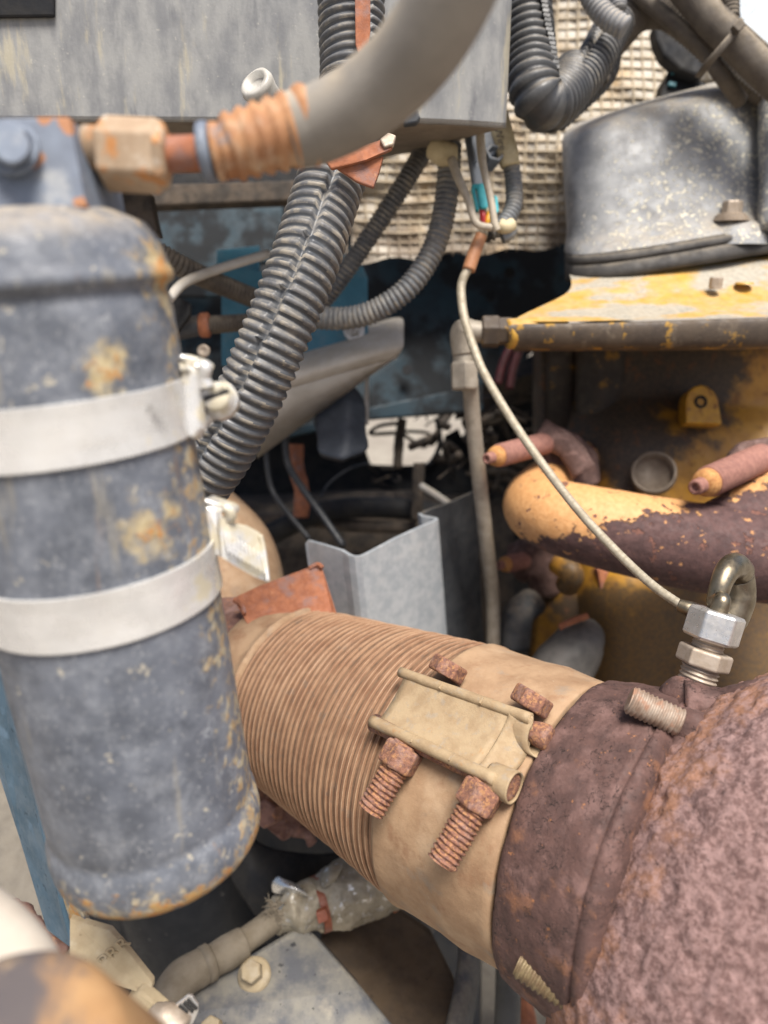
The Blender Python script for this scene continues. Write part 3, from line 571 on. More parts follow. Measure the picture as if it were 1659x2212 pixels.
# ------------------------------------------------------------------ exhaust flex pipe, band clamp, turbine outlet
AX0, AX1 = P(617, 1491, 41), P(1232, 1785, 30)
AX = (AX1 - AX0).normalized(); ALEN = (AX1 - AX0).length * 100
TB = 1.25
def prad(t): return 4.78 + (5.87 - 4.78) * max(0, min(1, (t - TB) / (11.85 - TB))) + (.1 if t > 11.85 else 0)
def hit(px, py, off=0.0):
    o = Vector((0, 0, CAMZ)); d = (P(px, py, 1) - o) * 100
    k = 18.0
    while k < 60:
        p = o + d * cm(k); t = (p - AX0).dot(AX) * 100
        if ((p - AX0) - AX * cm(t)).length * 100 < prad(t) + off: return p
        k += .03
    return o + d * cm(36)
fx = thing('flex_pipe', 'tan dusty ribbed exhaust bellows crossing the engine bay', 'exhaust pipe', AX0)
pf = []; mi = []; NR = 29; PT = (11.85 - TB) / NR
for i in range(NR):
    jit = random.uniform(-.02, .02)
    for ph, h in ((0, -.07), (.08, -.01), (.3, .01), (.58, .0), (.65, .03), (.70, .095), (.76, .11), (.82, .095), (.90, .0)):
        t = TB + (i + ph + .05 * math.sin(i * 2.3) + .03 * math.sin(i * 5.1)) * PT; pf.append((t, prad(t) + h + jit)); mi.append(2 if ph < .05 or ph > .88 else (1 if .64 <= ph <= .8 else 0))
pf.append((11.9, prad(11.85)))
MB().lathe(AX0, AX, pf, 144).build('bellows', m_bellow, fx, disp=[(.03, .22, 'n'), (.008, 1.5, 'n')], mats=[m_ridge, m_groove], midx=[k for k in mi for _ in range(144)])
MB().lathe(AX0, AX, [(-1.5, 4.4), (-1.45, 4.66), (-1.2, 4.76), (-.8, 4.72), (-.3, 4.66), (.3, 4.66), (.75, 4.72), (.85, 4.88), (1.0, 4.96), (1.16, 4.92), (1.25, 4.7)], 120).build('collar', m_tan, fx, disp=[(.06, .4, 'n'), (.025, 1.6, 'f')])
MB().lathe(AX0, AX, [(-9, 3.9), (-6, 4.1), (-1.4, 4.3)], 72).build('inlet_pipe', m_rust, fx, disp=(.04, .6, 'n'))

cl = thing('band_clamp', 'wide tan band clamp with bolted saddle round the exhaust pipe', 'exhaust clamp', P(980, 1700, 28))
pf = [(11.80, prad(11.7) - .1), (11.82, 6.02), (11.95, 6.06), (12.15, 6.0), (12.8, 5.98), (14.3, 5.97), (14.8, 6.02), (15.4, 6.06), (16.2, 5.99), (16.9, 5.95), (17.25, 5.97), (17.3, 5.9), (17.3, 5.7)]
MB().lathe(AX0, AX, pf, 144).build('band', m_tan, cl, disp=[(.05, .28, 'n'), (.018, 1.1, 'f')])
OFF = .95
U0, U1, L0, L1 = hit(866, 1452, OFF), hit(1146, 1553, OFF), hit(805, 1558, OFF), hit(1068, 1683, OFF)
ctr = (U0 + U1 + L0 + L1) / 4
nn_ = (ctr - AX0); nn_ = (nn_ - AX * nn_.dot(AX)).normalized()     # outward at the saddle
tc = ((L0 + L1) - (U0 + U1)).normalized()
def sad(f, g): return (U0.lerp(U1, f)).lerp(L0.lerp(L1, f), g)
rows = []
for i in range(15):
    f = .045 + (.875 - .045) * i / 14
    rows.append([sad(f, g) - nn_ * cm(.17 * math.sin(math.pi * g) ** .8 - .08) for g in [k / 14 for k in range(15)]])
MB().grid(rows).build('saddle', m_saddle, cl, solid=.14, disp=(.012, 1.2, 'n'))
rl = MB(); rl.tube([U0 - AX * cm(.02), U0.lerp(U1, .33), U0.lerp(U1, .66), U1], cm(.21), n=20); rl.build('saddle_lip', m_saddle, cl, disp=(.02, 1.5, 'n'))
rl = MB(); rl.tube([L0 - AX * cm(.02), L0.lerp(L1, .33), L0.lerp(L1, .66), L1 + AX * cm(.05)], cm(.235), n=20); rl.build('saddle_lip', m_saddle, cl, disp=(.02, 1.5, 'n'))
for f in (.36, .67):            # crimp notches on the lips
    MB().box(sad(f, 0) + nn_ * cm(.17) + tc * cm(.04), (AX + tc * .15).normalized(), tc, nn_, .05, .14, .07).build('crimp', m_saddle, cl, bevel=.02)
    MB().box(sad(f + .02, 1) + nn_ * cm(.22), AX, tc, nn_, .03, .15, .03).build('crimp', m_saddle, cl, bevel=.01)
rows = []
for i in range(8):              # dented run-out at the open end
    f = .87 + .15 * i / 7; k = i / 7
    rows.append([sad(f, g) - nn_ * cm((.17 + .8 * k) * math.sin(math.pi * g) ** .7 - .08) for g in [q / 12 for q in range(13)]])
MB().grid(rows).build('saddle_end', m_saddle, cl, solid=.12)
MB().grid([[sad(1.0 + .06 * k, g) - nn_ * cm((1.0 + .15 * k)) for g in (.3, .45, .6, .75)] for k in range(4)]).build('greasy_gusset', m_weld, cl, solid=.25, disp=(.15, 1.2, 'f'))
# loop of the band end round the upper bar, seen edge on
lp = [P(x, y, hit(x, y, o).__sub__(Vector((0, 0, CAMZ))).dot(-TO) * 100) for x, y, o in ((1136, 1560, 1.0), (1143, 1543, 1.05), (1152, 1546, .95), (1152, 1562, .85), (1144, 1580, .75), (1141, 1602, .5), (1148, 1622, .25), (1164, 1634, .1), (1182, 1636, .06), (1198, 1624, .05))]
sp = spline(lp, 6)
MB().grid([[p - AX * cm(.9 * k) for p in sp] for k in (0, .3, .6, 1)]).build('band_loop', m_saddle, cl, solid=.09)
# lower bar with the band wrapped round it
B1 = hit(1106, 1700, .5); B0 = B1 - AX * cm(7.4)
MB().lathe(B0, AX, [(6.5, .50), (6.6, .56), (7.45, .59), (7.52, .58)], 32).build('band_wrap', m_saddle, cl, solid=.07, disp=(.015, 1.2, 'n'))
MB().lathe(B0, AX, [(1.0, 0), (1.0, .36), (6.2, .38), (6.6, .48), (7.40, .50), (7.45, .45), (7.38, .3), (7.42, 0)], 28).build('lower_bar', m_bolt, cl, disp=(.03, 2, 'f'))
A1 = hit(1166, 1588, .30); A0 = A1 - AX * cm(7.0)
MB().lathe(A0, AX, [(1.2, 0), (1.2, .36), (6.5, .36), (7.0, .46), (7.3, .46), (7.4, .4), (7.4, 0)], 28).build('upper_bar', m_bolt, cl, disp=(.04, 2, 'f'))
thr = lambda ph: (1 - abs(2 * ph - 1)) ** .8
def dep(p): return (p - Vector((0, 0, CAMZ))).dot(-TO) * 100
def clamp_bolt(nut_px, tip_px, head_px, lb):
    n0 = hit(*nut_px, .62); dn = dep(n0)
    tip = P(*tip_px, dn - .35)
    ax = (tip - n0).normalized(); hd = hit(*head_px, .62)
    b = thing('clamp_bolt', lb, 'bolt', n0, 'rusty bolts through the clamp saddle')
    s0 = n0 - ax * cm(.5)
    MB().corr([s0, s0.lerp(tip, .5), tip], cm(.57), cm(.19), cm(.13), n=32, per=6, prof=thr, helix=1.0).build('threaded_shank', m_bolt, b, disp=(.03, 2.2, 'f'))
    MB().hexa(n0 - ax * cm(.42), ax, .92, .78, ref=TO * .5 + AX, ch=.1).build('nut', m_bolt, b, bevel=.07, disp=(.03, 1.6, 'f'))
    ha = -ax
    MB().hexa(hd - ha * cm(.1), ha, .66, .76, ref=nn_, ch=.08).build('bolt_head', m_bolt, b, bevel=.08, disp=(.03, 1.6, 'f'))
    return b
clamp_bolt((866, 1634), (801, 1752), (962, 1456), 'rusty clamp bolt nearer the ribbed bellows')
clamp_bolt((1036, 1720), (954, 1864), (1142, 1526), 'rusty clamp bolt nearer the dark turbine flange')

to = thing('turbine_outlet', 'rough rusted brown turbine outlet flange joined to the end of the exhaust clamp', 'turbine outlet', AX1)
pf = [(16.6, 5.6), (17.36, 5.7), (17.42, 6.0), (17.55, 6.12), (17.9, 6.2), (18.6, 6.32), (19.4, 6.42), (20.1, 6.5), (20.55, 6.55), (20.62, 6.44), (20.70, 6.42), (20.78, 6.56), (21.0, 6.5), (21.25, 6.2), (21.4, 5.2)]
pf2 = []
for (a, b_) in zip(pf, pf[1:]):
    n_ = max(1, int((b_[0] - a[0]) / .12))
    for k in range(n_): pf2.append((a[0] + (b_[0] - a[0]) * k / n_, a[1] + (b_[1] - a[1]) * k / n_))
pf2.append(pf[-1])
MB().lathe(AX0, AX, pf2, 220).build('flange', m_flange, to, disp=[(.10, .35, 'n'), (.05, 1.4, 'f'), (.02, 5, 'n')])
# turbine housing: a big scaled casting towards the eye
hc = P(2030, 2282, 24.6)
rows = []; NU, NV = 240, 360
for i in range(NU + 1):
    th = math.pi * i / NU
    rows.append([hc + (RT * math.sin(th) * math.cos(2 * math.pi * j / NV) * 1.0 + UP * math.cos(th) * 1.06 + TO * math.sin(th) * math.sin(2 * math.pi * j / NV) * .62) * cm(12.9) for j in range(NV)])
th_ = MB().grid(rows, True)
th_.build('turbine_housing', m_scale, label='large pinkish rusted turbine housing with flaking scale, close to the viewer', cat='turbine housing', disp=[(.16, .14, 'n'), (.09, .8, 'f'), (.13, 2.2, 'f'), (.06, 5, 'n')])
lm = MB(); lm.tube([P(1470, 1580, 27.8), P(1474, 1545, 27.8), P(1478, 1520, 27.8), P(1482, 1506, 28)], [cm(1.2), cm(1.15), cm(1.05), cm(.95)], n=40, m=14)
lm.tube([P(1480, 1528, 27.2), P(1560, 1535, 26.8), P(1650, 1540, 26)], [cm(.95), cm(.8), cm(1.2)], n=28, m=12)
lm.build('sensor_boss', m_flange, to, disp=[(.12, .7, 'f'), (.05, 2.5, 'f')])
lm = MB(); lm.tube([P(1478, 1562, 26.2), P(1490, 1575, 25.8), P(1500, 1600, 25.8), P(1480, 1680, 25.4), P(1420, 1760, 25.2)], [cm(.5), cm(.75), cm(1.0), cm(1.1), cm(.9)], n=32, m=14)
lm.build('stud_lug', m_flange, to, disp=[(.14, .8, 'f'), (.05, 2.5, 'f')])
def outlet_stud(a, b, r, mat, lb, pitch=.16):
    s_ = thing('outlet_stud', lb, 'stud', b, 'threaded studs on the turbine outlet')
    MB().corr([b, b.lerp(a, .5), a], cm(r), cm(pitch), cm(.09), n=28, per=6, prof=thr, helix=1).build('thread', mat, s_, disp=(.015, 2, 'f'))
    MB().disc(a, (a - b).normalized(), r * .82, .06).build('stud_tip', mat, s_)
m_greystud = M('dusty_zinc_stud', (.36, .29, .23), (.26, .18, .13), 2.2, rough=.6, metal=.3, bump=.2, layers=[dict(c=(.30, .15, .09), s=2, lo=.5, hi=.62, a=.7)])
m_ystud = M('yellow_passivated_stud', (.21, .16, .085), (.15, .10, .055), 3, rough=.6, metal=.3, bump=.3)
outlet_stud(P(1362, 1512, 25.6), P(1470, 1562, 25.2), .52, m_greystud, 'grey threaded stud pointing over the top of the clamp sleeve')
outlet_stud(P(1122, 2080, 24.8), P(1245, 2162, 24.0), .5, m_ystud, 'yellowish threaded stud at the bottom end of the clamp sleeve', .2)

# temperature probe
pa = V(.27, .96, .06)
pb = thing('temperature_probe', 'temperature probe with bright hex fittings and bent steel stem on the turbine outlet', 'probe', P(1503, 1480, 27.8))
p0 = P(1503, 1478, 27.8)
q1 = p0 - pa * cm(.35)
MB().corr([q1, q1 + pa * cm(.6), q1 + pa * cm(1.25)], cm(.70), cm(.17), cm(.09), n=32, per=6, prof=thr, helix=1).build('tapered_thread', m_dullhex, pb)
MB().hexa(p0 + pa * cm(.72), pa, .66, .98, ref=V(-.75, .2, .6), ch=.06).build('body_hex', m_dullhex, pb, bevel=.05)
MB().corr([p0 + pa * cm(1.38), p0 + pa * cm(1.55), p0 + pa * cm(1.8)], cm(.58), cm(.13), cm(.04), n=28, per=6, prof=thr).build('neck_thread', m_dullhex, pb)
MB().hexa(p0 + pa * cm(1.72), pa, 1.16, 1.03, ref=V(-.68, .2, .7), ch=.09).build('compression_nut', m_steelhex, pb, bevel=.06)
s0 = p0 + pa * cm(2.7)
MB().tube([s0, s0 + pa * cm(.6), P(1548, 1300, 28.2), P(1558, 1260, 28.3), P(1572, 1232, 28.6), P(1588, 1222, 29.3), P(1598, 1234, 29.9)], [cm(.33), cm(.32), cm(.36), cm(.40), cm(.46), cm(.52), cm(.56)], n=26, m=10).build('bent_stem', m_probe, pb)
MB().tube([P(1575, 1340, 30.2), P(1548, 1336, 29.8), P(1515, 1326, 29.5), P(1490, 1316, 29.5), P(1465, 1306, 29.7)], [cm(.4), cm(.40), cm(.36), cm(.33), cm(.24)], n=22, m=10).build('lead_ferrule', m_probe, pb)
MB().tube([P(1584, 1222, 29.8), P(1594, 1245, 30.2), P(1592, 1290, 30.4), P(1576, 1335, 30.4), P(1560, 1375, 30.4)], [cm(.42), cm(.62), cm(.72), cm(.72), cm(.5)], n=26, m=10).build('stem_sleeve', m_probe, pb)
# braided lead with its sleeve: same harness thing as the probe lead
ld = thing('probe_lead', 'pale braided probe lead running down across the bay with brown sleeve', 'cable', P(1035, 540, 41))
LP = [(1012, 582, 41), (1002, 598, 41), (996, 628, 41), (1004, 690, 40.5), (1030, 770, 39.6), (1052, 818, 39), (1104, 905, 37.6), (1172, 1003, 36), (1254, 1108, 34), (1336, 1196, 32.2), (1408, 1263, 30.7), (1472, 1308, 29.6)]
pp, LL = resample(spline([P(*p) for p in LP], 14), .0006)
fr_ = frames(pp); rows = []
for i, p in enumerate(pp):
    s_ = i * .06; rr = .245 - .06 * i / len(pp)
    rows.append([p + (fr_[i][1] * math.cos(2 * math.pi * j / 20) + fr_[i][2] * math.sin(2 * math.pi * j / 20)) * cm(rr * (1 + .045 * math.sin(j * math.pi / 5 * 2 + s_ * 14) * math.sin(j * math.pi / 5 * 2 - s_ * 14))) for j in range(20)])
MB().grid(rows, True, cap0=True, cap1=True).build('braid', m_braid, ld)
m_sleeve = M('brown_heat_shrink', (.42, .20, .10), (.36, .16, .075), 2, rough=.5, bump=.08, layers=[dict(c=(.5, .42, .32), s=1.5, lo=.56, hi=.7, a=.6)])
MB().tube([P(1012, 584, 41), P(1025, 545, 41), P(1040, 508, 41)], [cm(.36), cm(.37), cm(.33)], n=20).build('shrink_sleeve', m_sleeve, ld)
m_print = M('black_print', (.04, .03, .03), rough=.7)
def text(body, size, o, right, up, name, mat, parent, depth=.0002):
    cu = bpy.data.curves.new(name, 'FONT'); cu.body = body; cu.size = cm(size); cu.extrude = depth; cu.align_x = 'CENTER'; cu.align_y = 'CENTER'
    ob = bpy.data.objects.new(name, cu); COL.objects.link(ob)
    right = right.normalized(); n = right.cross(up).normalized(); up = n.cross(right)
    m4 = Matrix((( right.x, up.x, n.x, o.x), (right.y, up.y, n.y, o.y), (right.z, up.z, n.z, o.z), (0, 0, 0, 1)))
    ob.matrix_world = Matrix.Translation(-ORG[parent]) @ m4 if parent else m4
    cu.materials.append(mat)
    me = bpy.data.meshes.new_from_object(ob.evaluated_get(bpy.context.evaluated_depsgraph_get()))
    m4b = ob.matrix_world.copy(); bpy.data.objects.remove(ob)
    ob = bpy.data.objects.new(name, me); COL.objects.link(ob); ob.matrix_world = m4b
    if parent: ob.parent = parent
    ORG[ob] = o; return ob
MB().tube([P(1040, 510, 41), P(1045, 494, 41.3), P(1050, 480, 41.5)], [cm(.33), cm(.26), cm(.2)], n=14).build('lead_tip', m_braid, ld)
# ------------------------------------------------------------------ ribbed conduits, harness, connector
m_cond = M('ribbed_black_conduit', (.055, .06, .068), (.085, .09, .098), .8, rough=.42, bump=.08, layers=[dict(c=(.30, .265, .21), s=1.0, lo=.36, hi=.66, a=.6, up=(.0, .9), rough=.9), dict(c=(.26, .23, .19), s=.6, lo=.56, hi=.74, a=.5, rough=.9)])
m_ridgec = M('dusty_conduit_ridge', (.15, .145, .14), (.09, .092, .097), 1.2, rough=.55, bump=.1, layers=[dict(c=(.40, .345, .26), s=1.6, lo=.44, hi=.66, a=.55, rough=.9)])
m_cond2 = M('dusty_ribbed_conduit', (.10, .11, .12), (.15, .155, .16), 1, rough=.5, bump=.1, layers=[dict(c=(.33, .30, .25), s=1.0, lo=.42, hi=.66, a=.55, rough=.9)])
m_cond3 = M('dark_ribbed_conduit', (.022, .024, .027), (.04, .04, .042), 1, rough=.45, bump=.1, layers=[dust(.5, up=(.2, 1))])
m_cond3r = M('dark_conduit_ridge', (.05, .052, .055), (.075, .075, .075), 1.4, rough=.5, bump=.1, layers=[dust(.4, up=(.2, 1))])
m_cbrown = M('brown_dusty_sheath', (.11, .092, .072), (.075, .062, .05), 1, rough=.85, bump=.3, layers=[dust(.5)])
m_clight = M('light_grey_conduit', (.24, .245, .25), (.19, .19, .195), 1, rough=.55, bump=.1, layers=[dust(.5)])
def conduit(name, pts, r, pitch, depth, mat, lb, n=30, slit=None, group=None, per=6, parent=None, slitd=.14, rfun=None, tw=0.0, ridge=None):
    m = MB().corr([P(*p) for p in pts], cm(r), cm(pitch), cm(depth), n=n, per=per, slit=slit, slitd=slitd, rfun=rfun, tw=tw)
    if parent: return m.build(name, mat, parent)
    return m.build(name, mat, label=lb, cat='conduit', group=group, mats=[ridge] if ridge else None, midx=m.fm)
conduit('ribbed_conduit', [(756, -80, 30.6), (760, 60, 31), (762, 180, 31), (738, 320, 30.8), (702, 430, 30.5), (660, 560, 30), (605, 700, 30), (545, 840, 30.5), (482, 965, 31.5), (424, 1050, 32.5), (370, 1120, 34)], 1.42, .42, .15, m_cond, 'thick black ribbed conduit with a split seam running down behind the clamp screw', n=64, slit=57, per=8, tw=.2, ridge=m_ridgec)
conduit('ribbed_conduit', [(930, 300, 45), (890, 368, 44), (850, 432, 44), (792, 520, 44.5), (737, 600, 45), (690, 660, 46)], .58, .28, .10, m_cond, 'thin ribbed conduit slanting just beside the thick split conduit', ridge=m_ridgec)
conduit('ribbed_conduit', [(972, 310, 42), (968, 390, 42), (955, 480, 42), (928, 555, 42), (878, 625, 42), (808, 672, 42.5), (740, 688, 43), (660, 684, 43.5)], .68, .30, .11, m_cond2, 'grey ribbed conduit curving down and left over the blue bracket bolt', ridge=m_ridgec)
conduit('ribbed_conduit', [(340, 545, 41), (400, 580, 42), (470, 612, 44), (550, 645, 46)], .62, .28, .1, m_cbrown, 'dusty brown ribbed conduit sloping behind the canister shoulder')
conduit('ribbed_conduit', [(440, 702, 44), (480, 700, 45), (540, 696, 46)], .55, .26, .1, m_cbrown, 'short dusty conduit stub with a rust ring behind the canister')
c = MB(); c.lathe(P(432, 702, 44), RT, [(0, .66), (.1, .74), (.5, .74), (.6, .6)], 24, cap0=True, cap1=True); c.build('rust_ring', m_rustpl, label='rust coloured ring clamp on the short conduit stub', cat='clamp')
c = MB(); c.tube([P(372, 715, 44), P(405, 708, 44), P(432, 702, 44)], cm(.62), n=16); c.build('rubber_sleeve', m_rub, label='dark rubber sleeve joined to the short conduit stub', cat='sleeve')
c = MB(); c.tube([P(365, 645, 40), P(400, 610, 41), P(470, 582, 43), P(580, 548, 45)], cm(.28), n=12); c.build('dusty_rod', m_alum, label='thin dusty rod slanting behind the canister shoulder', cat='rod')
c = MB(); c.slab([P(360, 650, 42), P(385, 640, 42), P(412, 655, 42), P(410, 680, 42), P(375, 730, 42), P(360, 725, 42)], TO * -cm(.4)); c.build('dark_clip', m_black, label='dark clip plate beside the canister shoulder', cat='clip', bevel=.1)
c = MB(); c.slab([P(240, 405, 40), P(320, 405, 40), P(330, 460, 40), P(340, 500, 40), P(260, 500, 40)], TO * -cm(1.2)); c.build('dirty_strut', m_dirt, label='dirty brown strut below the union nut under the grey box', cat='strut', bevel=.1)
c = MB(); c.slab([P(310, 398, 52), P(640, 388, 52), P(640, 432, 52), P(310, 445, 52)], TO * -cm(1.2)); c.build('dusty_ledge', m_dirt, label='dusty brown ledge in shadow under the grey box', cat='ledge', bevel=.15)
c = MB(); c.lathe(P(440, 758, 44), TO, [(0, .4), (.1, .38), (.12, .2), (.05, .15), (.05, 0)], 20); c.build('small_stud', m_dullhex, label='small round stud head just above the canister clamp buckle', cat='stud')
# rust strap and clip holding the thick conduit
c = MB(); c.slab([P(766, -60, 28.9), P(800, -60, 28.9), P(800, 70, 29.2), P(796, 110, 29.3), P(774, 118, 29.3), P(768, 100, 29.3)], TO * cm(.12)); c.build('rust_strip', m_rustpl, label='narrow rusted strip lying along the upper part of the thick conduit', cat='strip', bevel=.03)
rc = thing('rust_clip', 'orange rusted folded steel clip beneath the grey hose', 'clip', P(780, 350, 29))
MB().slab([P(700, 345, 28.6), P(770, 318, 28.4), P(838, 296, 28.4), P(853, 300, 28.4), P(845, 322, 28.3), P(790, 345, 28.3), P(715, 365, 28.6)], V(.1, .1, -1) * cm(.25)).build('upper_fold', m_rustpl, rc, bevel=.05)
MB().slab([P(725, 362, 28.8), P(790, 346, 28.6), P(828, 336, 28.5), P(818, 372, 28.5), P(806, 405, 28.6), P(770, 392, 28.7)], V(.1, .1, -1) * cm(.25)).build('lower_fold', m_rustpl, rc, bevel=.05)
MB().slab([P(820, 300, 28.2), P(838, 285, 28.2), P(856, 292, 28.2), P(850, 312, 28.2), P(830, 318, 28.2)], TO * -cm(.3)).build('clip_end', m_dullhex, rc, bevel=.05)

# connector group under the grey box
m_tape = M('cream_paper_tape', (.55, .47, .30), (.46, .38, .23), 1.5, rough=.8, bump=.5, bs=5, layers=[dict(c=(.25, .18, .09), s=5, lo=.62, hi=.68, a=.5)])
m_conn = M('grey_connector_plastic', (.17, .20, .245), (.13, .155, .19), 1.5, rough=.45, bump=.08, layers=[dust(.4)])
m_teal = M('teal_lock_plastic', (.06, .46, .52), (.045, .38, .45), 2, rough=.4, bump=.03)
m_red = M('red_wire', (.62, .045, .05), rough=.4, bump=.02); m_yelw = M('yellow_wire', (.70, .36, .012), rough=.4, bump=.02)
m_beige = M('beige_wire', (.46, .40, .31), (.36, .31, .24), 2, rough=.55, bump=.05)
cn = thing('wire_connector', 'grey wire connector with a teal lock hanging below the grey box corner', 'connector', P(1040, 420, 41))
MB().slab([P(998, 270, 42), P(1070, 262, 42), P(1078, 330, 42), P(1048, 360, 42), P(1046, 408, 42), P(1020, 412, 42), P(1010, 350, 42)], TO * cm(.55)).build('body', m_conn, cn, bevel=.12)
MB().slab([P(1010, 268, 41.4), P(1018, 268, 41.4), P(1030, 352, 41.4), P(1022, 352, 41.4)], TO * cm(.22)).slab([P(1036, 280, 41.4), P(1043, 280, 41.4), P(1050, 352, 41.4), P(1042, 352, 41.4)], TO * cm(.22)).build('rib', m_conn, cn, bevel=.04)
MB().lathe(P(1069, 331, 41.2), V(.2, .25, 1), [(-1, .42), (0, .58), (.1, .56), (.1, .40), (-.5, .34), (-.5, 0)], 6, smooth=False).build('side_socket', m_conn, cn, bevel=.03)
MB().slab([P(1018, 404, 41.2), P(1046, 402, 41.2), P(1054, 445, 41.2), P(1050, 456, 41.2), P(1038, 456, 41.2), P(1033, 448, 41.2), P(1028, 412, 41.2), P(1024, 412, 41.2), P(1034, 458, 41.2), P(1027, 460, 41.2), P(1017, 415, 41.2)], TO * cm(.4)).build('lock', m_teal, cn, bevel=.05)
MB().slab([P(1066, 425, 41.5), P(1073, 430, 41.5), P(1076, 460, 41.5), P(1070, 468, 41.5)], TO * cm(.3)).build('lock_tab', m_teal, cn, bevel=.04)
MB().tube([P(1042, 452, 41.2), P(1043, 475, 41.1), P(1042, 500, 41.3)], cm(.17), n=12).build('red_wire', m_red, cn)
MB().tube([P(1058, 460, 41.3), P(1052, 480, 41.2), P(1044, 502, 41.4)], cm(.17), n=12).build('yellow_wire', m_yelw, cn)
c = MB(); c.tube([P(976, 345, 40.5), P(988, 380, 40.2), P(1010, 430, 40), P(1022, 468, 39.9), P(1034, 486, 39.9), P(1062, 492, 40)], [cm(.26), cm(.25), cm(.2), cm(.2), cm(.2), cm(.2)], n=14); c.build('beige_wire', m_beige, label='beige wire bending beneath the teal lock, nearer the grey ribbed conduit', cat='wire')
c = MB(); c.tube([P(1036, 270, 40.3), P(1040, 330, 40.2), P(1046, 370, 40), P(1060, 430, 39.9), P(1068, 480, 39.9), P(1074, 498, 40)], [cm(.24), cm(.24), cm(.2), cm(.2), cm(.2), cm(.2)], n=14); c.build('beige_wire', m_beige, label='beige wire hanging straight in front of the grey connector', cat='wire')
lpw = thing('looped_conduit', 'grey ribbed conduit with cream tape sleeve looping back to the connector', 'conduit', P(1105, 400, 42))
MB().corr([P(*p) for p in [(1082, 260, 42), (1100, 340, 42), (1110, 400, 42), (1108, 450, 41.8), (1085, 486, 41.5), (1058, 500, 41.5)]], cm(.50), cm(.27), cm(.09), n=26).build('conduit', m_cond2, lpw)
MB().tube([P(1075, 250, 41.6), P(1084, 290, 41.6), P(1096, 330, 41.6), P(1102, 358, 41.7)], [cm(.58), cm(.62), cm(.60), cm(.56)], n=22).build('tape_sleeve', m_tape, lpw, disp=(.05, 1.2, 'f'))
MB().tube([P(1078, 486, 41), P(1092, 492, 41), P(1106, 484, 41.2)], cm(.36), n=16).build('tape_end', m_tape, lpw, disp=(.05, 1.2, 'f'))
MB().tube([P(1084, 512, 41.4), P(1096, 506, 41.4), P(1106, 492, 41.5)], cm(.4), n=16).build('open_end', m_cond2, lpw)
text('Wire', .62, P(1080, 300, 40.95), V(.27, -.96, 0), V(.96, .27, 0), 'sleeve_print', m_cbrown, lpw)
tb = MB(); tb.tube([P(938, 320, 41.4), P(956, 332, 41.2), P(980, 334, 41.4)], [cm(.62), cm(.66), cm(.6)], n=18); tb.build('paper_tape', m_tape, label='tan paper tape wrapped round the top of the grey curved conduit', cat='tape', disp=(.05, 1.2, 'f'))
c = MB(); c.tube([P(1050, 515, 42), P(1058, 505, 41.6), P(1072, 508, 41.6)], cm(.3), n=10); c.build('cut_wire_ends', m_wire, label='dark cut wire ends below the beige wires', cat='wire')

# big conduit U and harness at the top
conduit('ribbed_conduit', [(1128, -90, 40), (1136, 10, 40), (1146, 120, 39.5), (1154, 190, 39), (1176, 225, 39.2), (1205, 215, 40.2), (1228, 190, 41.5), (1240, 160, 43)], 1.36, .5, .2, m_cond3, 'large dark ribbed conduit bending up behind the grey box edge', n=48, ridge=m_cond3r, rfun=lambda t: cm(1.4 - .25 * max(0, t - .6)))
c = MB()
for k in range(17):
    y = -10 + k * 10
    c.box(P(1170 + 1.7 * k + (2 if k > 8 else 0), y, 38.6), V(1, -.2, 0), V(.2, 1, 0), TO, .16, .085, .3)
c.build('conduit_teeth', m_cond3, label='row of small black teeth along the split edge of the large dark conduit', cat='conduit edge', kind='stuff')
conduit('ribbed_conduit', [(1222, 205, 41), (1258, 170, 42), (1292, 120, 43), (1312, 80, 44), (1330, 50, 45)], 1.15, .42, .18, m_cond3, 'ribbed conduit with long split rising from the large dark bend', ridge=m_ridgec, n=40, slit=36, slitd=.25)
conduit('harness_conduit', [(1196, 255, 44), (1240, 215, 44), (1296, 160, 44), (1308, 120, 44.5)], .95, .34, .12, m_cond3, 'dark ribbed conduit lying under the split conduit on the blanket')
c = MB(); c.slab([P(1312, 118, 42.4), P(1320, 112, 42.4), P(1318, 168, 42.4), P(1311, 176, 42.4)], TO * -cm(.5)); c.build('conduit_cuff', m_cbrown, label='thin dusty cuff edge where the split conduit ends', cat='cuff', bevel=.05)
conduit('harness_conduit', [(1255, -60, 41), (1276, -8, 41), (1303, 30, 40.8), (1330, 50, 40.6), (1352, 62, 40.5)], .62, .27, .09, m_clight, 'light grey ribbed conduit with open cut end above the harness')
conduit('harness_conduit', [(1325, -60, 43), (1333, -10, 43), (1336, 20, 43)], .5, .26, .08, m_clight, 'light grey conduit stub coming straight down at the top edge')
conduit('harness_conduit', [(1300, 110, 46), (1340, 62, 46), (1380, 25, 46), (1440, 20, 46), (1500, 58, 46), (1560, 112, 46), (1630, 170, 46), (1720, 230, 46)], 1.15, .3, .09, m_cbrown, 'brown dusty ribbed harness trunk arching over the black grommet', n=32)
c = MB(); c.tube([P(1360, -40, 44.5), P(1384, -8, 44.5), P(1427, 27, 44.3), P(1482, 73, 44), P(1526, 116, 44), P(1560, 165, 44), P(1600, 220, 45)], cm(.46), n=18); c.build('harness_hose', m_cbrown, label='smooth brown hose lying across the harness trunk', cat='hose')
c = MB(); c.tube([P(1450, -60, 43), P(1496, -5, 43), P(1542, 50, 42.8), P(1592, 97, 42.6), P(1645, 150, 42.4), P(1720, 220, 42.4)], cm(.9), n=24); c.build('harness_sheath', m_cbrown, label='thick brown cloth sheath held by the cable tie', cat='sheath')
conduit('harness_conduit', [(1540, 85, 44), (1580, 118, 43.6), (1640, 166, 43.4), (1720, 225, 43.4)], .72, .26, .09, m_clight, 'light grey ribbed conduit below the thick brown sheath')
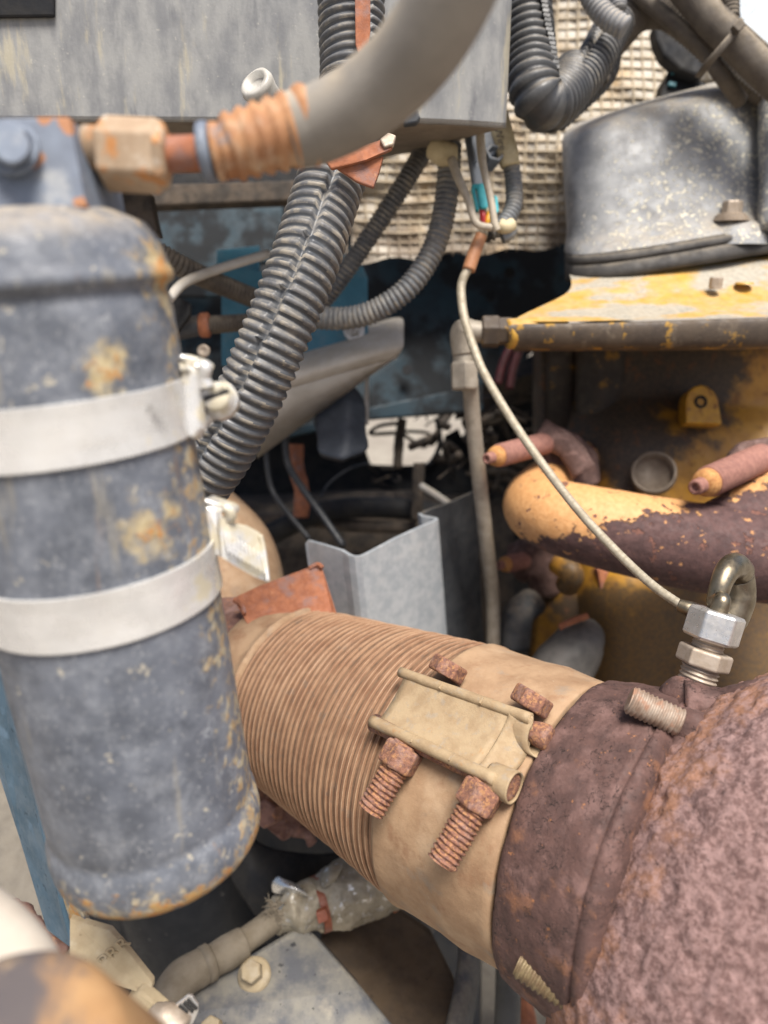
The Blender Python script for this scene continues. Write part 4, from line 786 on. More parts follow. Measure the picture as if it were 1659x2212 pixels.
conduit('harness_conduit', [(1500, -40, 42.6), (1545, 8, 42.4), (1600, 56, 42.2), (1660, 110, 42), (1720, 165, 42)], .26, .17, .06, m_cbrown, 'thin ribbed conduit running along the edge of the brown sheath', n=16)
conduit('harness_conduit', [(1568, -60, 45), (1578, -10, 45), (1580, 40, 45)], .5, .26, .08, m_cbrown, 'short brown conduit in the top corner before the pale cab panel')
ct = thing('cable_tie', 'black ribbed cable tie around the harness with its tail sticking up', 'cable tie', P(1555, 110, 41.5))
MB().tube([P(1508, 166, 43), P(1528, 140, 41.8), P(1560, 102, 41.2), P(1592, 64, 41.5), P(1604, 46, 42.2)], cm(.22), n=8, flat=.35).build('strap', m_cbrown, ct)
tl = MB(); a_, b_ = P(1596, 54, 41.2), P(1627, 24, 41); 
for k in range(14): tl.box(a_.lerp(b_, k / 13), (b_ - a_).normalized(), V(.7, .7, 0), TO, .05 if k % 2 else .07, .17, .05)
tl.build('ribbed_tail', m_cond3, ct)
MB().box(P(1594, 58, 41.1), V(.7, .72, 0), V(-.7, .7, 0), TO, .3, .25, .2).build('tie_head', m_cbrown, ct, bevel=.05)
c = MB(); c.slab([P(1413, 50, 50), P(1440, 55, 50), P(1480, 78, 50), P(1520, 125, 50), P(1530, 150, 50), P(1514, 166, 50), P(1470, 150, 50), P(1434, 118, 50), P(1418, 85, 50)], TO * -cm(1.2)); c.build('black_grommet', m_black, label='black rubber grommet pad behind the harness on the blanket', cat='grommet', bevel=.2)
tl = thing('teal_box', 'dark box with teal edge behind the top of the aluminium cover', 'box', P(1470, 190, 52))
MB().slab([P(1444, 152, 51), P(1470, 155, 51), P(1525, 178, 51), P(1530, 215, 51), P(1425, 215, 51)], TO * -cm(2)).build('case', m_black, tl, bevel=.1)
MB().slab([P(1452, 151, 50.9), P(1474, 155, 50.9), P(1472, 165, 50.9), P(1448, 162, 50.9)], TO * cm(.2)).slab([P(1444, 178, 50.9), P(1460, 181, 50.9), P(1458, 190, 50.9), P(1441, 187, 50.9)], TO * cm(.2)).build('teal_edge', M('dark_teal_plastic', (.02, .12, .15), rough=.5), tl, bevel=.04)

# ------------------------------------------------------------------ grey equipment box
m_box = M('weathered_grey_box', (.28, .28, .27), (.17, .174, .18), 1.0, lo=.35, hi=.66, rough=.7, bump=.2, bs=7, stretch=(1, 1, .4), layers=[
    dict(c=(.44, .39, .27), s=.9, lo=.57, hi=.68, a=.6, st=(1, 1, .18)), dict(c=(.075, .08, .095), s=.9, lo=.58, hi=.7, a=.5, st=(1, 1, .22)), dict(c=(.45, .43, .37), s=5, lo=.62, hi=.7, a=.5)])
bx = thing('equipment_box', 'large weathered grey equipment box with vertical streaks filling the top of the bay', 'equipment box', P(700, 262, 38))
WB = Vector((0, 0, 1))
fp = [P(-420, 262, 33), P(0, 262, 34), P(500, 264, 35.2), P(880, 265, 36), P(1000, 270, 36.2), P(1062, 274, 36.4), P(1083, 276, 36.8), P(1093, 276, 37.4), P(1093, 270, 38.4)]
MB().grid([[p + WB * cm(h) - V(0, 0, 0) * 0 for p in fp] for h in (0, .1, 2, 5, 9, 14)]).build('front_panel', m_box, bx, solid=.3)
zb = fp[3].z
und = [Vector((p.x, p.y, p.z)) for p in fp] 
bk = [P(1000, 300, 42), P(900, 328, 45), P(760, 352, 48), P(500, 372, 49), P(0, 372, 49), P(-420, 372, 48)]
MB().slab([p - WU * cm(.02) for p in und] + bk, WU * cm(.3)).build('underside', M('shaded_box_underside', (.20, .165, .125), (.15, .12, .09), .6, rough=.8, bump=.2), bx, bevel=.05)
pn = (fp[2] - fp[1]).cross(WB).normalized()
def on_box(x, y):
    o = Vector((0, 0, CAMZ)); d = P(x, y, 1) - o
    return o + d * ((fp[1] - o).dot(pn) / d.dot(pn))
pn = pn if pn.dot(TO) > 0 else -pn
MB().slab([on_box(*q) for q in ((-300, -300), (118, -300), (121, 40), (-300, 46))], pn * cm(.25)).build('dark_window', m_black, bx, bevel=.1)
c = MB(); c.slab([P(870, 268, 35.8), P(900, 240, 35.6), P(908, 262, 35.6), P(900, 275, 35.7), P(872, 278, 35.8)], TO * cm(.4)); c.build('corner_notch', m_rub, bx, bevel=.1)
c = MB(); c.lathe(P(560, 190, 30), V(-.5, .35, 1), [(-5, .5), (-.3, .62), (.1, .72), (.3, .66), (.35, .5), (.1, .4), (.1, 0)], 32); c.build('pale_cap', M('pale_clear_plastic', (.46, .44, .40), (.36, .34, .30), 2, rough=.35, bump=.1), label='pale plastic cap standing above the rusted hose crimp', cat='cap', disp=(.08, .9, 'n'))
# ------------------------------------------------------------------ receiver canister and its fittings
CT, CB = P(84, 600, 17.3), P(345, 1800, 22.2)
RSC = .965
CA = (CB - CT).normalized()
RS = P(365, 610, 17.6)
cside = (RT - CA * RT.dot(CA)).normalized()
SPOTS = [(P(240, 800, 15.6), .75), (P(370, 1140, 17.0), 1.05), (P(385, 1170, 17.0), .9), (P(355, 590, 17.0), .8), (P(120, 634, 14.5), .4), (P(262, 666, 14.8), .3)]
m_can = M('canister_worn_black', (.13, .143, .17), (.078, .087, .106), .7, rough=.5, bump=.25, bs=8, lo=.36, hi=.66, layers=[
    dict(c=(.25, .265, .29), s=1.3, lo=.42, hi=.72, a=.6, rough=.7, rgh=.75), dict(c=(.04, .046, .06), s=.6, lo=.54, hi=.72, a=.55, rgh=.72), dict(c=(.36, .365, .37), s=7, lo=.58, hi=.68, a=.5), dict(c=(.50, .45, .34), s=2.2, lo=.63, hi=.70, a=.7, rough=.9),
    dict(c=(.50, .42, .26), c2=(.42, .26, .09), s=2.6, lo=.62, hi=.76, a=.7, rough=.95, h=.2, grad=(CT + cside * cm(2.0), CT + cside * cm(3.0), .42), s2=2.5),
    dict(c=(.50, .41, .24), c2=(.40, .31, .16), s=1.6, lo=.5, hi=.74, a=.9, rough=.95, s2=4, kk=.36, spots=SPOTS),
    dict(c=(.47, .40, .27), c2=(.30, .25, .17), s=2.4, lo=.56, hi=.72, a=.85, rough=.95, s2=5, grad=(CT + CA * cm(14.2), CT + CA * cm(16.2), .3)),
    dict(c=(.46, .20, .045), c2=(.42, .27, .10), s=2.2, lo=.62, hi=.74, a=.9, rough=.95, h=.3, s2=4, grad=(CT + CA * cm(14.6), CT + CA * cm(16.0), .42)),
    dict(c=(.46, .19, .045), c2=(.40, .27, .12), s=2.6, lo=.64, hi=.80, a=.95, rough=.95, h=.3, s2=5, kk=.42, spots=SPOTS),
    dict(c=(.33, .29, .21), s=1.8, st=(1, 1, .12), lo=.6, hi=.72, a=.4), dict(c=(.30, .16, .06), s=1.5, st=(1, 1, .1), lo=.66, hi=.75, a=.45), dict(c=(.38, .39, .40), s=1.5, st=(1, .4, .5), det=2.0, line=True, lo=.493, hi=.499, patch=.6, a=.5),
    dust(.75, up=(.35, .95))])
ca = thing('receiver_canister', 'tall worn black canister with rust patches strapped by two metal bands', 'canister', CB)
pf = [(-1.5, 0), (-1.47, 1.2), (-1.34, 2.1), (-1.02, 2.72), (-.6, 2.98), (-.25, 3.06), (-.05, 3.10), (.06, 3.16), (.2, 3.18), (.3, 3.12), (.38, 3.0), (.5, 2.96), (.65, 3.0), (1, 3.02), (4, 3.02), (8, 3.02), (12, 3.02), (14.3, 3.02), (14.55, 3.0), (14.7, 2.98), (14.85, 3.03), (15.05, 3.12), (15.5, 3.16), (15.95, 3.12), (16.2, 2.98), (16.25, 2.6), (16.1, 2.2), (16.1, 0)]
pf2 = []
for (a, b_) in zip(pf, pf[1:]):
    n_ = max(1, int(math.hypot(b_[0] - a[0], b_[1] - a[1]) / .25))
    for k in range(n_): pf2.append((a[0] + (b_[0] - a[0]) * k / n_, a[1] + (b_[1] - a[1]) * k / n_))
pf2.append(pf[-1]); pf2 = [(a, b_ * RSC) for a, b_ in pf2]
MB().lathe(CT, CA, pf2, 128).build('body', m_can, ca, disp=[(.012, .5, 'n'), (.01, 2.5, 'f')])
m_band = M('stainless_band', (.68, .67, .65), (.58, .57, .55), .9, rough=.30, metal=.4, bump=.06, bs=14, layers=[
    dict(c=(.55, .52, .46), s=.8, lo=.5, hi=.72, a=.3, rough=.7, metal=.1), dict(c=(.46, .38, .2), s=1.2, lo=.6, hi=.72, a=.6, rough=.9, grad=(CT + cside * cm(1.6), CT + cside * cm(3.1), .3))])
def band(t, w, nm, lb):
    k = thing('hose_clamp', lb, 'hose clamp', CT + CA * cm(t), 'metal bands round the canister')
    pf_ = [(t - w / 2, 3.03), (t - w / 2, 3.12), (t - w / 2 + .04, 3.125), (t - w / 2 + .09, 3.12), (t - w / 4, 3.105), (t, 3.10), (t + w / 4, 3.105), (t + w / 2 - .09, 3.12), (t + w / 2 - .04, 3.125), (t + w / 2, 3.12), (t + w / 2, 3.03)]
    pf_ = [(a, b_ * RSC) for a, b_ in pf_]
    MB().lathe(CT, CA, pf_, 128, smooth=False).build('band', m_band, k)
    return k
k1 = band(3.28, 1.38, 1, 'upper metal band on the canister with slotted screw head beside the ribbed conduit')
k2 = band(7.58, 1.36, 2, 'lower metal band on the canister with slotted strap tail sticking out')
# upper buckle
MB().slab([P(388, 790, 17.9), P(410, 786, 17.9), P(422, 800, 17.9), P(433, 925, 18.2), P(416, 950, 18.2), P(399, 940, 18.1), P(392, 850, 18)], V(.3, 0, -1) * cm(.35)).build('buckle', m_band, k1, bevel=.08)
MB().slab([P(383, 774, 18), P(388, 764, 18), P(428, 776, 18), P(446, 786, 18.1), P(446, 800, 18.1), P(430, 798, 18.1)], V(.2, .2, -1) * cm(.5)).build('bridge', m_band, k1, bevel=.06)
MB().tube([P(436, 786, 18), P(444, 796, 18), P(441, 815, 18.1), P(446, 835, 18.2)], [cm(.13), cm(.16), cm(.15), cm(.2)], n=14).build('hook', m_band, k1)
MB().tube([P(392, 785, 17.85), P(394, 800, 17.85)], cm(.06), n=8).tube([P(404, 784, 17.85), P(405, 800, 17.85)], cm(.06), n=8).build('pin', m_band, k1)
sc = P(466, 856, 18.4); sax = V(-.05, .12, 1)
MB().lathe(sc - sax * cm(.55), sax, [(0, .42), (.35, .44), (.42, .42), (.5, .36), (.52, .36), (.60, .32), (.62, 0)], 36).build('screw_head', m_band, k1)
MB().lathe(sc - sax * cm(.62), sax, [(0, .46), (.3, .48), (.36, .46)], 36, cap0=True, cap1=True).build('screw_flange', m_band, k1)
MB().box(sc + sax * cm(.07), V(.93, .36, 0), V(-.36, .93, 0), sax, .36, .045, .03).build('screw_slot', m_black, k1)
MB().box(sc + sax * cm(.06) + V(-.36, .93, 0) * cm(.16), V(.93, .36, 0), V(-.36, .93, 0), sax, .30, .07, .03).build('slot_ridge', m_band, k1, bevel=.03)
MB().slab([P(425, 895, 18.6), P(462, 885, 18.7), P(456, 905, 18.7), P(438, 925, 18.7), P(426, 950, 18.7)], TO * -cm(.4)).build('worm_housing', m_band, k1, bevel=.06)
text('926', .30, P(330, 880, 16.62), V(.96, .2, -.2), V(-.15, 1, .1), 'stamped_number', M('stamp_shadow', (.36, .35, .33), rough=.5, metal=.5), k1)
# lower buckle and slotted tail
MB().slab([P(436, 1085, 19.6), P(440, 1076, 19.6), P(488, 1094, 19.7), P(500, 1100, 19.8), P(500, 1116, 19.8), P(486, 1112, 19.8)], V(.2, .2, -1) * cm(.6)).build('bridge', m_band, k2, bevel=.06)
MB().tube([P(486, 1096, 19.5), P(497, 1104, 19.5), P(498, 1118, 19.6), P(486, 1126, 19.8)], cm(.15), n=14).build('hook', m_band, k2)
MB().slab([P(442, 1092, 19.6), P(468, 1100, 19.6), P(470, 1140, 19.6), P(482, 1205, 19.8), P(452, 1198, 19.6), P(445, 1150, 19.5)], V(.3, 0, -1) * cm(.3)).build('buckle', m_band, k2, bevel=.06)
tail = [(470, 1100, 19.6), (478, 1118, 19.5), (494, 1128, 19.6), (530, 1136, 20.0), (556, 1150, 20.3), (566, 1160, 20.4), (573, 1200, 20.4), (579, 1258, 20.3), (548, 1246, 20.0), (510, 1224, 19.7), (480, 1206, 19.5), (474, 1150, 19.5)]
MB().slab([P(*p) for p in tail], V(.35, .1, -1) * cm(.10)).build('strap_tail', m_band, k2, bevel=.02)
MB().tube([P(562, 1156, 20.3), P(568, 1180, 20.35), P(574, 1220, 20.3), P(578, 1256, 20.2)], cm(.07), n=8).build('tail_edge', m_band, k2)
for k in range(10):
    x = 487 + k * 8.6; y = 1150 + k * 5.0
    MB().tube([P(x, y, 19.45 + .07 * k), P(x + 3, y + 22, 19.4 + .07 * k), P(x + 9, y + 45, 19.35 + .07 * k)], cm(.035), n=6).build('slot_ridge', m_band, k2)

# head block on top of the canister and the hose assembly
m_blk = M('grey_blue_worn_block', (.17, .20, .25), (.12, .14, .18), .9, rough=.55, bump=.15, layers=[dict(c=(.38, .38, .37), s=1.2, lo=.52, hi=.7, a=.6), dict(c=(.42, .17, .05), s=1.3, lo=.66, hi=.72, a=.8, spots=[(P(150, 260, 15.5), .4), (P(182, 440, 15.6), .4), (P(75, 340, 15.4), .35), (P(100, 250, 15.5), .3)], kk=.5)])
MB().slab([P(-120, 256, 15.2), P(148, 250, 15.5), P(166, 340, 15.6), P(186, 448, 15.7), P(-120, 458, 15.3)], V(.05, .1, -1) * cm(2.4)).build('head_block', m_blk, ca, bevel=.06)
b_ = MB(); b_.disc(P(30, 325, 15.3), V(0, .05, 1), .56, .12).hexa(P(30, 322, 15.2), V(0, .05, 1), .38, .46).disc(P(30, 320, 14.85), V(0, .05, 1), .34, .08)
hb = b_.build('head_bolt', m_blk, ca, bevel=.05)
m_fit = M('rusted_pale_fitting', (.40, .30, .205), (.31, .215, .135), 1.5, rough=.75, bump=.25, bs=8, layers=[dict(c=(.46, .19, .05), s=1.1, lo=.52, hi=.62, a=.85), dict(c=(.55, .48, .40), s=1.7, lo=.55, hi=.66, a=.7)])
m_ofit = M('orange_rust_crimp', (.40, .205, .095), (.30, .135, .06), 1.3, rough=.75, bump=.25, bs=8, layers=[dict(c=(.50, .38, .26), s=1.3, lo=.46, hi=.64, a=.7), dict(c=(.2, .21, .23), s=1.0, lo=.6, hi=.7, a=.7)])
m_hose = M('dusty_grey_hose', (.26, .237, .205), (.20, .182, .158), .5, rough=.8, bump=.15, layers=[dust(.8, up=(-.1, .9)), dict(c=(.30, .18, .10), s=.5, lo=.62, hi=.72, a=.3)])
ha = thing('hose_assembly', 'thick dusty grey hose with rusted crimp and union nut screwed into the canister block', 'hose', P(160, 322, 16.3))
MB().lathe(P(150, 322, 16.4), RT, [(0, .44), (.15, .47), (.2, .42), (.35, .42), (.4, .48), (.75, .48), (.8, .6)], 28).build('adapter', m_fit, ha)
MB().hexa(P(222, 333, 16.5), V(1, -.02, -.05), 1.30, .81, ref=V(0, .9, .3), ch=.06).build('union_nut', m_fit, ha, bevel=.06, disp=(.03, .8, 'f'))
MB().lathe(P(345, 336, 16.5), V(1, -.02, -.05), [(0, .74), (.12, .70), (.2, .6), (.22, .3)], 6, smooth=False).build('nut_shoulder', m_fit, ha, bevel=.05)
MB().tube([P(350, 334, 16.5), P(400, 332, 16.55), P(450, 330, 16.6)], cm(.38), n=24).build('stub_pipe', m_rustpl, ha)
cd = (P(650, 275, 16.8) - P(440, 335, 16.6)).normalized()
MB().lathe(P(432, 330, 16.6), V(.98, .12, 0), [(0, .5), (.05, .62), (.2, .64), (.28, .6)], 36, cap0=True, cap1=True).build('collar_ring', m_blk, ha)
MB().lathe(P(462, 330, 16.6), V(.98, .16, 0), [(0, .55), (.02, .62), (.16, .62), (.2, .55), (.22, .6), (.42, .6), (.46, .55)], 36).build('ferrule', m_ofit, ha)
pf = [(0, .60)]
for k in range(5): pf += [(.1 + k * .33, .71 + .02 * k), (.2 + k * .33, .75 + .02 * k), (.3 + k * .33, .63 + .02 * k)]
pf += [(1.78, .84), (1.9, .88), (2.02, .84), (2.05, .7)]
MB().lathe(P(490, 322, 16.6), cd, pf, 40).build('crimp_sleeve', m_ofit, ha)
MB().tube([P(630, 284, 16.75), P(690, 268, 16.7), P(770, 228, 16.3), P(850, 165, 15.7), P(918, 85, 15.0), P(968, 0, 14.4), P(1005, -90, 13.9), P(1030, -200, 13.4)], [cm(.80), cm(.82), cm(.83), cm(.84), cm(.84), cm(.84), cm(.84), cm(.84)], n=40, m=10).build('hose', m_hose, ha)

# ------------------------------------------------------------------ blue bracket and near things at the lower left
bb_ = thing('blue_support', 'long blue steel support strip standing along the canister side', 'support', P(120, 2040, 26))
MB().slab([P(-60, 1380, 25), P(2, 1400, 24.5), P(60, 1640, 25), P(108, 1840, 25.5), P(166, 2060, 26), P(100, 2010, 27), P(42, 1815, 27), P(-40, 1560, 26.5)], V(0, 0, -1) * cm(.3)).build('strip', m_bsup, bb_, bevel=.08)
MB().tube([P(2, 1410, 24.4), P(60, 1640, 24.9), P(108, 1840, 25.4), P(164, 2055, 25.9)], cm(.13), n=10).build('rolled_edge', m_bsup, bb_)
MB().slab([P(4, 1420, 24.2), P(40, 1440, 23.6), P(90, 1640, 24), P(140, 1870, 24.8), P(185, 1990, 25), P(165, 2040, 25.9), P(108, 1850, 25.2), P(62, 1660, 24.8)], TO * -cm(.25)).build('inner_plate', m_can, bb_, bevel=.05)
m_tanpl = M('tan_dusty_plate', (.40, .32, .20), (.31, .24, .145), .9, rough=.85, bump=.25, bs=7, layers=[dict(c=(.2, .14, .08), s=3, lo=.63, hi=.7, a=.6), dict(c=(.48, .42, .32), s=1, lo=.5, hi=.7, a=.5)])
m_greytan = M('grey_tan_dust', (.17, .15, .12), (.12, .105, .085), .6, rough=.9, bump=.3)
c = MB(); c.grid([[P(-250, 1560, 44), P(0, 1600, 44), P(60, 1700, 43), P(140, 1900, 41), P(240, 2080, 39)], [P(-250, 1850, 42), P(-40, 1850, 42), P(30, 1900, 41), P(100, 2020, 39), P(200, 2160, 37)], [P(-250, 2300, 38), P(-40, 2250, 38), P(50, 2250, 37), P(140, 2280, 36), P(240, 2300, 35)]]); c.build('inner_fender', m_greytan, label='dusty greyish tan body panel below the blue support', cat='panel', sub=2, disp=(.3, .15, 'n'), solid=.5)
c = MB(); c.tube([P(28, 1950, 34), P(60, 1985, 33), P(95, 2030, 32), P(140, 2060, 32)], [cm(.35), cm(.5), cm(.4), cm(.3)], n=10); c.build('rust_flake', m_rust, label='rust brown lump of debris on the dusty panel beside the white hose', cat='debris', disp=(.2, 1, 'f'))
tp_ = thing('lettered_plate', 'tan dusty steel plate with raised letters P R R near the foot of the canister', 'plate', P(240, 2070, 24))
plq = [(150, 1985, 25), (236, 2010, 24.6), (268, 2046, 24.3), (328, 2122, 23.7), (328, 2138, 23.6), (315, 2152, 23.5), (300, 2145, 23.5), (150, 2090, 24)]
MB().slab([P(*p) for p in plq], V(.1, .2, -1) * cm(.25)).build('plate', m_tanpl, tp_, bevel=.03)
text('PRR', .62, P(246, 2056, 24.22), V(.76, .62, -.25), V(-.58, .76, .3), 'raised_letters', m_tanpl, tp_, .0004)
MB().slab([P(268, 2165, 23.4), P(300, 2140, 23.4), P(350, 2185, 23), P(385, 2230, 22.8), (P(300, 2260, 22.8))], V(.1, .2, -1) * cm(.5)).build('corroded_end', m_tanpl, tp_, bevel=.08)
bk_ = thing('slotted_clamp', 'pale clamp strap end with three slots at the bottom edge', 'hose clamp', P(395, 2190, 22.6))
fr_pts = [(365, 2182, 22.7), (405, 2150, 22.7), (415, 2152, 22.7), (420, 2162, 22.7), (428, 2172, 22.7), (427, 2188, 22.7), (416, 2212, 22.7), (400, 2225, 22.7)]
MB().slab([P(*p) for p in fr_pts], TO * -cm(.12)).build('strap_end', m_steelhex, bk_, bevel=.02)
for (x, y, l) in ((392, 2170, 17), (402, 2164, 22), (410, 2158, 22)):
    MB().tube([P(x - 5, y + 2, 22.66), P(x + 2 + l * .6, y + 4 + l * .8, 22.66)], cm(.05), n=8).build('slot', m_black, bk_)
MB().tube([P(340, 2190, 22.9), P(362, 2200, 22.6), P(395, 2225, 22.4)], [cm(.35), cm(.45), cm(.4)], n=14).build('screw_housing', m_dullhex, bk_, disp=(.08, 1.5, 'f'))
c = MB(); c.tube([P(-180, 1915, 16), P(-90, 1975, 16), P(-10, 2040, 15.5), P(50, 2130, 15), P(70, 2240, 15)], cm(.82), n=32); c.build('white_hose', M('chalky_white_hose', (.46, .41, .345), (.40, .35, .29), .6, rough=.7, bump=.08), label='chalky white hose out of focus in the bottom corner', cat='hose')
m_cap = M('rust_mottled_cap', (.34, .20, .09), (.27, .145, .06), .5, rough=.8, bump=.15, layers=[dict(c=(.06, .06, .07), s=.6, lo=.47, hi=.66, a=.9, grad=(P(260, 2180, 11), P(-40, 2120, 11), .3)), dict(c=(.5, .34, .18), s=.8, lo=.55, hi=.7, a=.6)])
c = MB(); c.lathe(P(-15, 2390, 12), V(-.15, .75, .65), [(-3, 2.3), (0, 2.3), (.25, 2.2), (.4, 1.9), (.45, 0)], 64); c.build('rusted_cap', m_cap, label='round rust mottled cap very close to the viewer, strongly out of focus', cat='cap')

# ------------------------------------------------------------------ below the exhaust: plate, foil sleeve, hoses
m_plate = M('dusty_black_plate', (.23, .215, .18), (.10, .103, .112), .55, rough=.8, bump=.25, bs=7, layers=[dict(c=(.02, .02, .024), s=2.6, lo=.64, hi=.68, a=.9), dict(c=(.36, .32, .25), s=.7, lo=.52, hi=.7, a=.6), dict(c=(.03, .03, .035), s=1.1, lo=.68, hi=.72, a=.9)])
gp = thing('bolted_plate', 'dusty speckled grey plate with one hex bolt under the exhaust pipe', 'plate', P(600, 2120, 38))
MB().slab([P(356, 2190, 36.5), P(420, 2140, 37.5), P(520, 2072, 39), P(632, 2006, 40.5), P(662, 2003, 40.5), P(692, 2030, 40), P(780, 2130, 37.6), P(870, 2240, 35.6), P(870, 2330, 35), P(356, 2330, 34)], V(.1, -.7, -.7) * cm(1.0)).build('plate', m_plate, gp, bevel=.25)
pb_ = thing('plate_bolt', 'tan dusty hex bolt with flange on the speckled plate', 'bolt', P(548, 2102, 37.8))
pax = V(-.1, .62, .76)
MB().lathe(P(549, 2106, 38), pax, [(-.1, .86), (.08, .84), (.2, .68), (.22, 0)], 36).build('flange', m_tanpl, pb_)
MB().hexa(P(548, 2102, 37.9), pax, .75, .56, ch=.12).build('hex_head', m_tanpl, pb_, bevel=.06)
c = MB(); c.hexa(P(462, 2222, 35), pax, .7, .5, ch=.1); c.build('plate_bolt', m_tanpl, label='second tan bolt head half cut by the bottom edge of the picture', cat='bolt', bevel=.05)
m_gh = M('tan_grey_dusty_hose', (.22, .185, .135), (.16, .13, .09), .8, rough=.85, bump=.25)
gh = thing('fuel_hose', 'dusty tan hose with elbow collars lying along the speckled plate', 'hose', P(480, 2070, 38))
MB().tube([P(362, 2190, 36), P(368, 2150, 36.4), P(392, 2115, 37), P(430, 2092, 37.6), P(452, 2080, 37.9)], [cm(.84), cm(.90), cm(.92), cm(.90), cm(.86)], n=28).build('elbow', m_gh, gh)
MB().lathe(P(440, 2086, 37.6), (P(520, 2040, 38.8) - P(440, 2086, 37.6)), [(0, .92), (.4, .92), (.5, .8)], 28, cap0=True, cap1=True).build('collar', m_gh, gh)
MB().tube([P(455, 2078, 37.8), P(490, 2058, 38.4), P(525, 2038, 39)], [cm(.78), cm(.86), cm(.82)], n=24).build('cuff', m_gh, gh)
MB().tube([P(518, 2040, 39), P(560, 2010, 39.8), P(600, 1982, 40.6), P(650, 1955, 41.5)], cm(.66), n=24).build('hose', m_gh, gh)
m_fsl = M('dirty_foil_sleeve', (.40, .355, .27), (.29, .25, .18), 1.2, rough=.5, metal=.25, bump=.5, bs=4, bump2=.3, layers=[dict(c=(.72, .71, .68), s=2.0, lo=.56, hi=.64, a=.85, rough=.3, metal=.8), dict(c=(.2, .15, .09), s=1.0, lo=.56, hi=.7, a=.7)])
fs = thing('foil_sleeve', 'crumpled dirty foil heat sleeve round a hose under the bellows', 'heat sleeve', P(700, 1960, 42))
MB().tube([P(590, 1985, 40.6), P(630, 1965, 41), P(680, 1955, 41.5), P(720, 1940, 42), P(770, 1918, 42.6), P(840, 1890, 43.5), P(900, 1870, 44)], [cm(.8), cm(1.2), cm(1.25), cm(1.6), cm(1.85), cm(1.8), cm(1.5)], n=64, m=14).build('sleeve', m_fsl, fs, disp=[(.22, .45, 'r'), (.16, 1.3, 'f')])
m_sil = M('bare_foil', (.72, .72, .70), (.6, .59, .56), 2, rough=.28, metal=.85, bump=.4, bs=4)
MB().grid([[P(583, 1930, 41), P(600, 1935, 40.4), P(640, 1940, 40.2), P(668, 1945, 40.2)], [P(588, 1908, 41), P(610, 1915, 40), P(640, 1918, 39.8), P(662, 1930, 40)], [P(600, 1890, 41.2), P(612, 1898, 40.6), P(632, 1905, 40.6), P(650, 1915, 40.6)]]).build('foil_flap', m_sil, fs, sub=3, solid=.04, disp=(.3, .8, 'f'))
MB().grid([[P(690, 1920, 41), P(705, 1915, 40.6), P(722, 1905, 41)], [P(695, 1890, 41.3), P(712, 1885, 40.8), P(735, 1880, 41.3)], [P(708, 1868, 41.6), P(722, 1868, 41.4), P(742, 1870, 41.8)]]).build('foil_flap', m_fsl, fs, sub=3, solid=.04, disp=(.3, .8, 'f'))
fray = MB()
for k in range(26):
    a_ = P(600 + random.uniform(-12, 22), 1965 + random.uniform(-18, 25), 40.0); fray.tube([a_, a_ + V(-1, random.uniform(-.4, .9), random.uniform(0, .5)) * cm(.4), a_ + V(-1, random.uniform(-.8, 1.3), random.uniform(0, .6)) * cm(random.uniform(.5, 1.0))], [cm(.07), cm(.02)], n=5, m=3)
fray.build('frayed_end', m_gh, fs, kind='stuff')
zt = thing('brown_cable_tie', 'rust brown cable tie cinched round the foil sleeve', 'cable tie', P(695, 1985, 40.2))
m_zt = M('brown_nylon', (.28, .085, .04), (.22, .06, .03), 2, rough=.5, bump=.06)
ctr_ = P(692, 1952, 41.8); tz = (P(740, 1930, 42) - P(650, 1965, 41.2)).normalized()
MB().lathe(ctr_ - tz * cm(.22), tz, [(0, 1.42), (0, 1.5), (.42, 1.52), (.42, 1.44)], 48, smooth=False).build('strap', m_zt, zt)
MB().box(P(697, 1976, 40.1), tz, V(.3, -.9, .3), TO, .3, .28, .2).build('tie_head', m_zt, zt, bevel=.05)
c = MB(); c.tube([P(835, 1930, 43.5), P(850, 1945, 43.2), P(862, 1965, 43)], cm(.35), n=10); c.build('rust_hook', m_rustpl, label='small rusty hook below the bellows beyond the foil sleeve', cat='hook')
c = MB(); c.slab([P(690, 2030, 44), P(760, 1990, 45), P(850, 1965, 46), P(930, 2020, 45), P(985, 2130, 42), P(1000, 2300, 38), P(850, 2300, 38), P(770, 2120, 42)], TO * -cm(.8)); c.build('brown_guard', M('brown_dirty_guard', (.13, .09, .055), (.085, .06, .04), .6, rough=.85, bump=.2, layers=[dict(c=(.03, .025, .02), s=1.6, lo=.63, hi=.7, a=.7)]), label='brown dirty guard plate between speckled plate and black belt', cat='guard plate', bevel=.2)
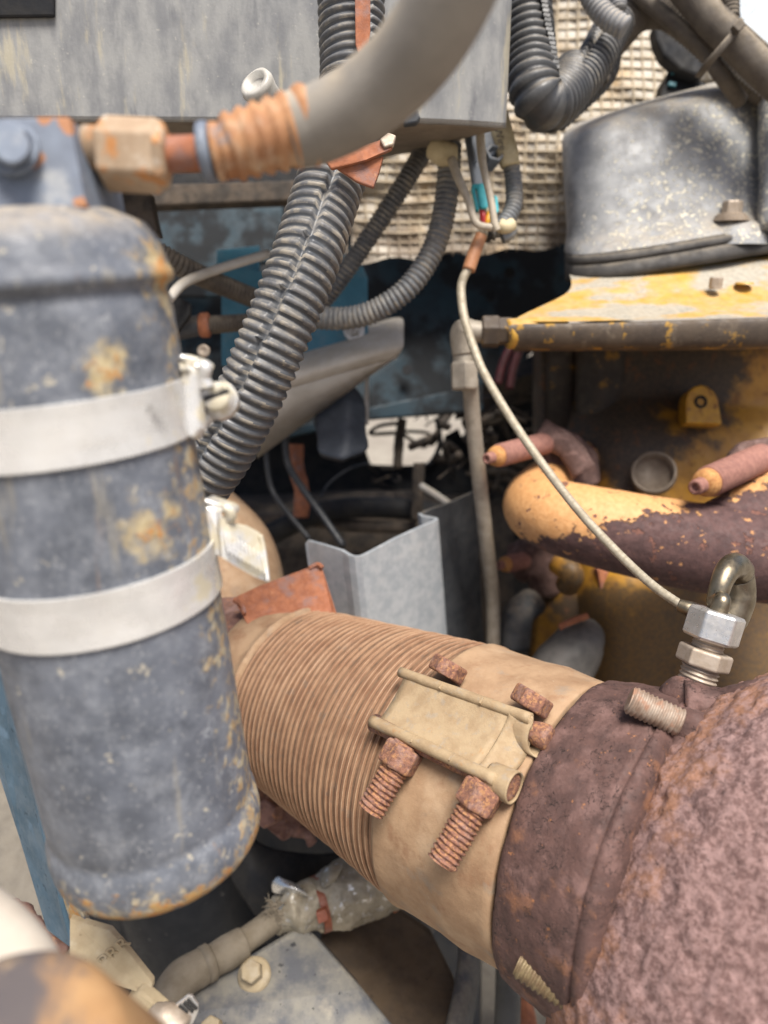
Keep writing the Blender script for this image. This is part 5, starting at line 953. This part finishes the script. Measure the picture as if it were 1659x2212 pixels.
c = MB(); c.tube([P(940, 1950, 47), P(985, 1960, 45), P(1012, 2040, 43), P(1008, 2130, 41), P(985, 2240, 39), P(960, 2330, 38)], cm(1.15), n=24, flat=.5); c.build('black_belt', m_rub, label='broad flat black rubber hose hanging under the clamp sleeve', cat='hose')
c = MB(); c.tube([P(1095, 2020, 46), P(1098, 2100, 45), P(1096, 2200, 44), P(1094, 2320, 43)], cm(.78), n=20); c.build('vertical_pipe', M('greyish_black_pipe', (.10, .098, .09), (.07, .068, .062), .8, rough=.6), label='upright dark grey pipe beside the yellowish lower stud', cat='pipe')
c = MB(); c.slab([P(860, 1950, 50), P(920, 1930, 50), P(970, 1980, 50), P(900, 2060, 48), P(850, 2010, 49)], TO * -cm(.8)); c.build('grey_gusset', m_rub, label='dark grey gusset in shadow between bellows and black rubber hose', cat='gusset', bevel=.15)
c = MB(); c.slab([P(1040, 2080, 56), P(1150, 2060, 56), P(1240, 2100, 54), P(1240, 2320, 50), P(1040, 2320, 52)], TO * -cm(1)); c.build('tan_backplate', m_greytan, label='tan dusty plate glimpsed behind the upright dark pipe', cat='plate')
c = MB(); c.tube([P(1120, 2110, 50), P(1132, 2160, 48), P(1140, 2260, 46)], [cm(.5), cm(.6), cm(.7)], n=14); c.build('rust_rod', m_rustpl, label='rusty stem between the upright pipe and the turbine outlet', cat='stem', disp=(.1, 1, 'f'))
# rust lugs under the bellows, near the canister foot
rg = thing('rust_bracket', 'pinkish rusted bracket with a hex nut below the bellows beside the canister', 'bracket', P(600, 1760, 40))
MB().slab([P(545, 1670, 42), P(580, 1690, 42), P(640, 1745, 42), P(648, 1790, 41.5), P(610, 1822, 41), P(570, 1790, 40.6), P(550, 1740, 41)], V(.2, -.2, -1) * cm(1)).build('arm', m_rust, rg, bevel=.2, disp=(.12, .8, 'f'))
MB().hexa(P(588, 1752, 40.4), V(-.35, .2, .9), .9, .78, ch=.12).build('nut', m_rust, rg, bevel=.1, disp=(.06, 1.2, 'f'))
c = MB(); c.tube([P(636, 1790, 42), P(662, 1800, 42), P(676, 1822, 42)], [cm(.45), cm(.35), cm(.3)], n=10); c.build('rust_drip', m_rust, label='small rust lump hanging off the bracket under the bellows', cat='lump', disp=(.1, 1.5, 'f'))
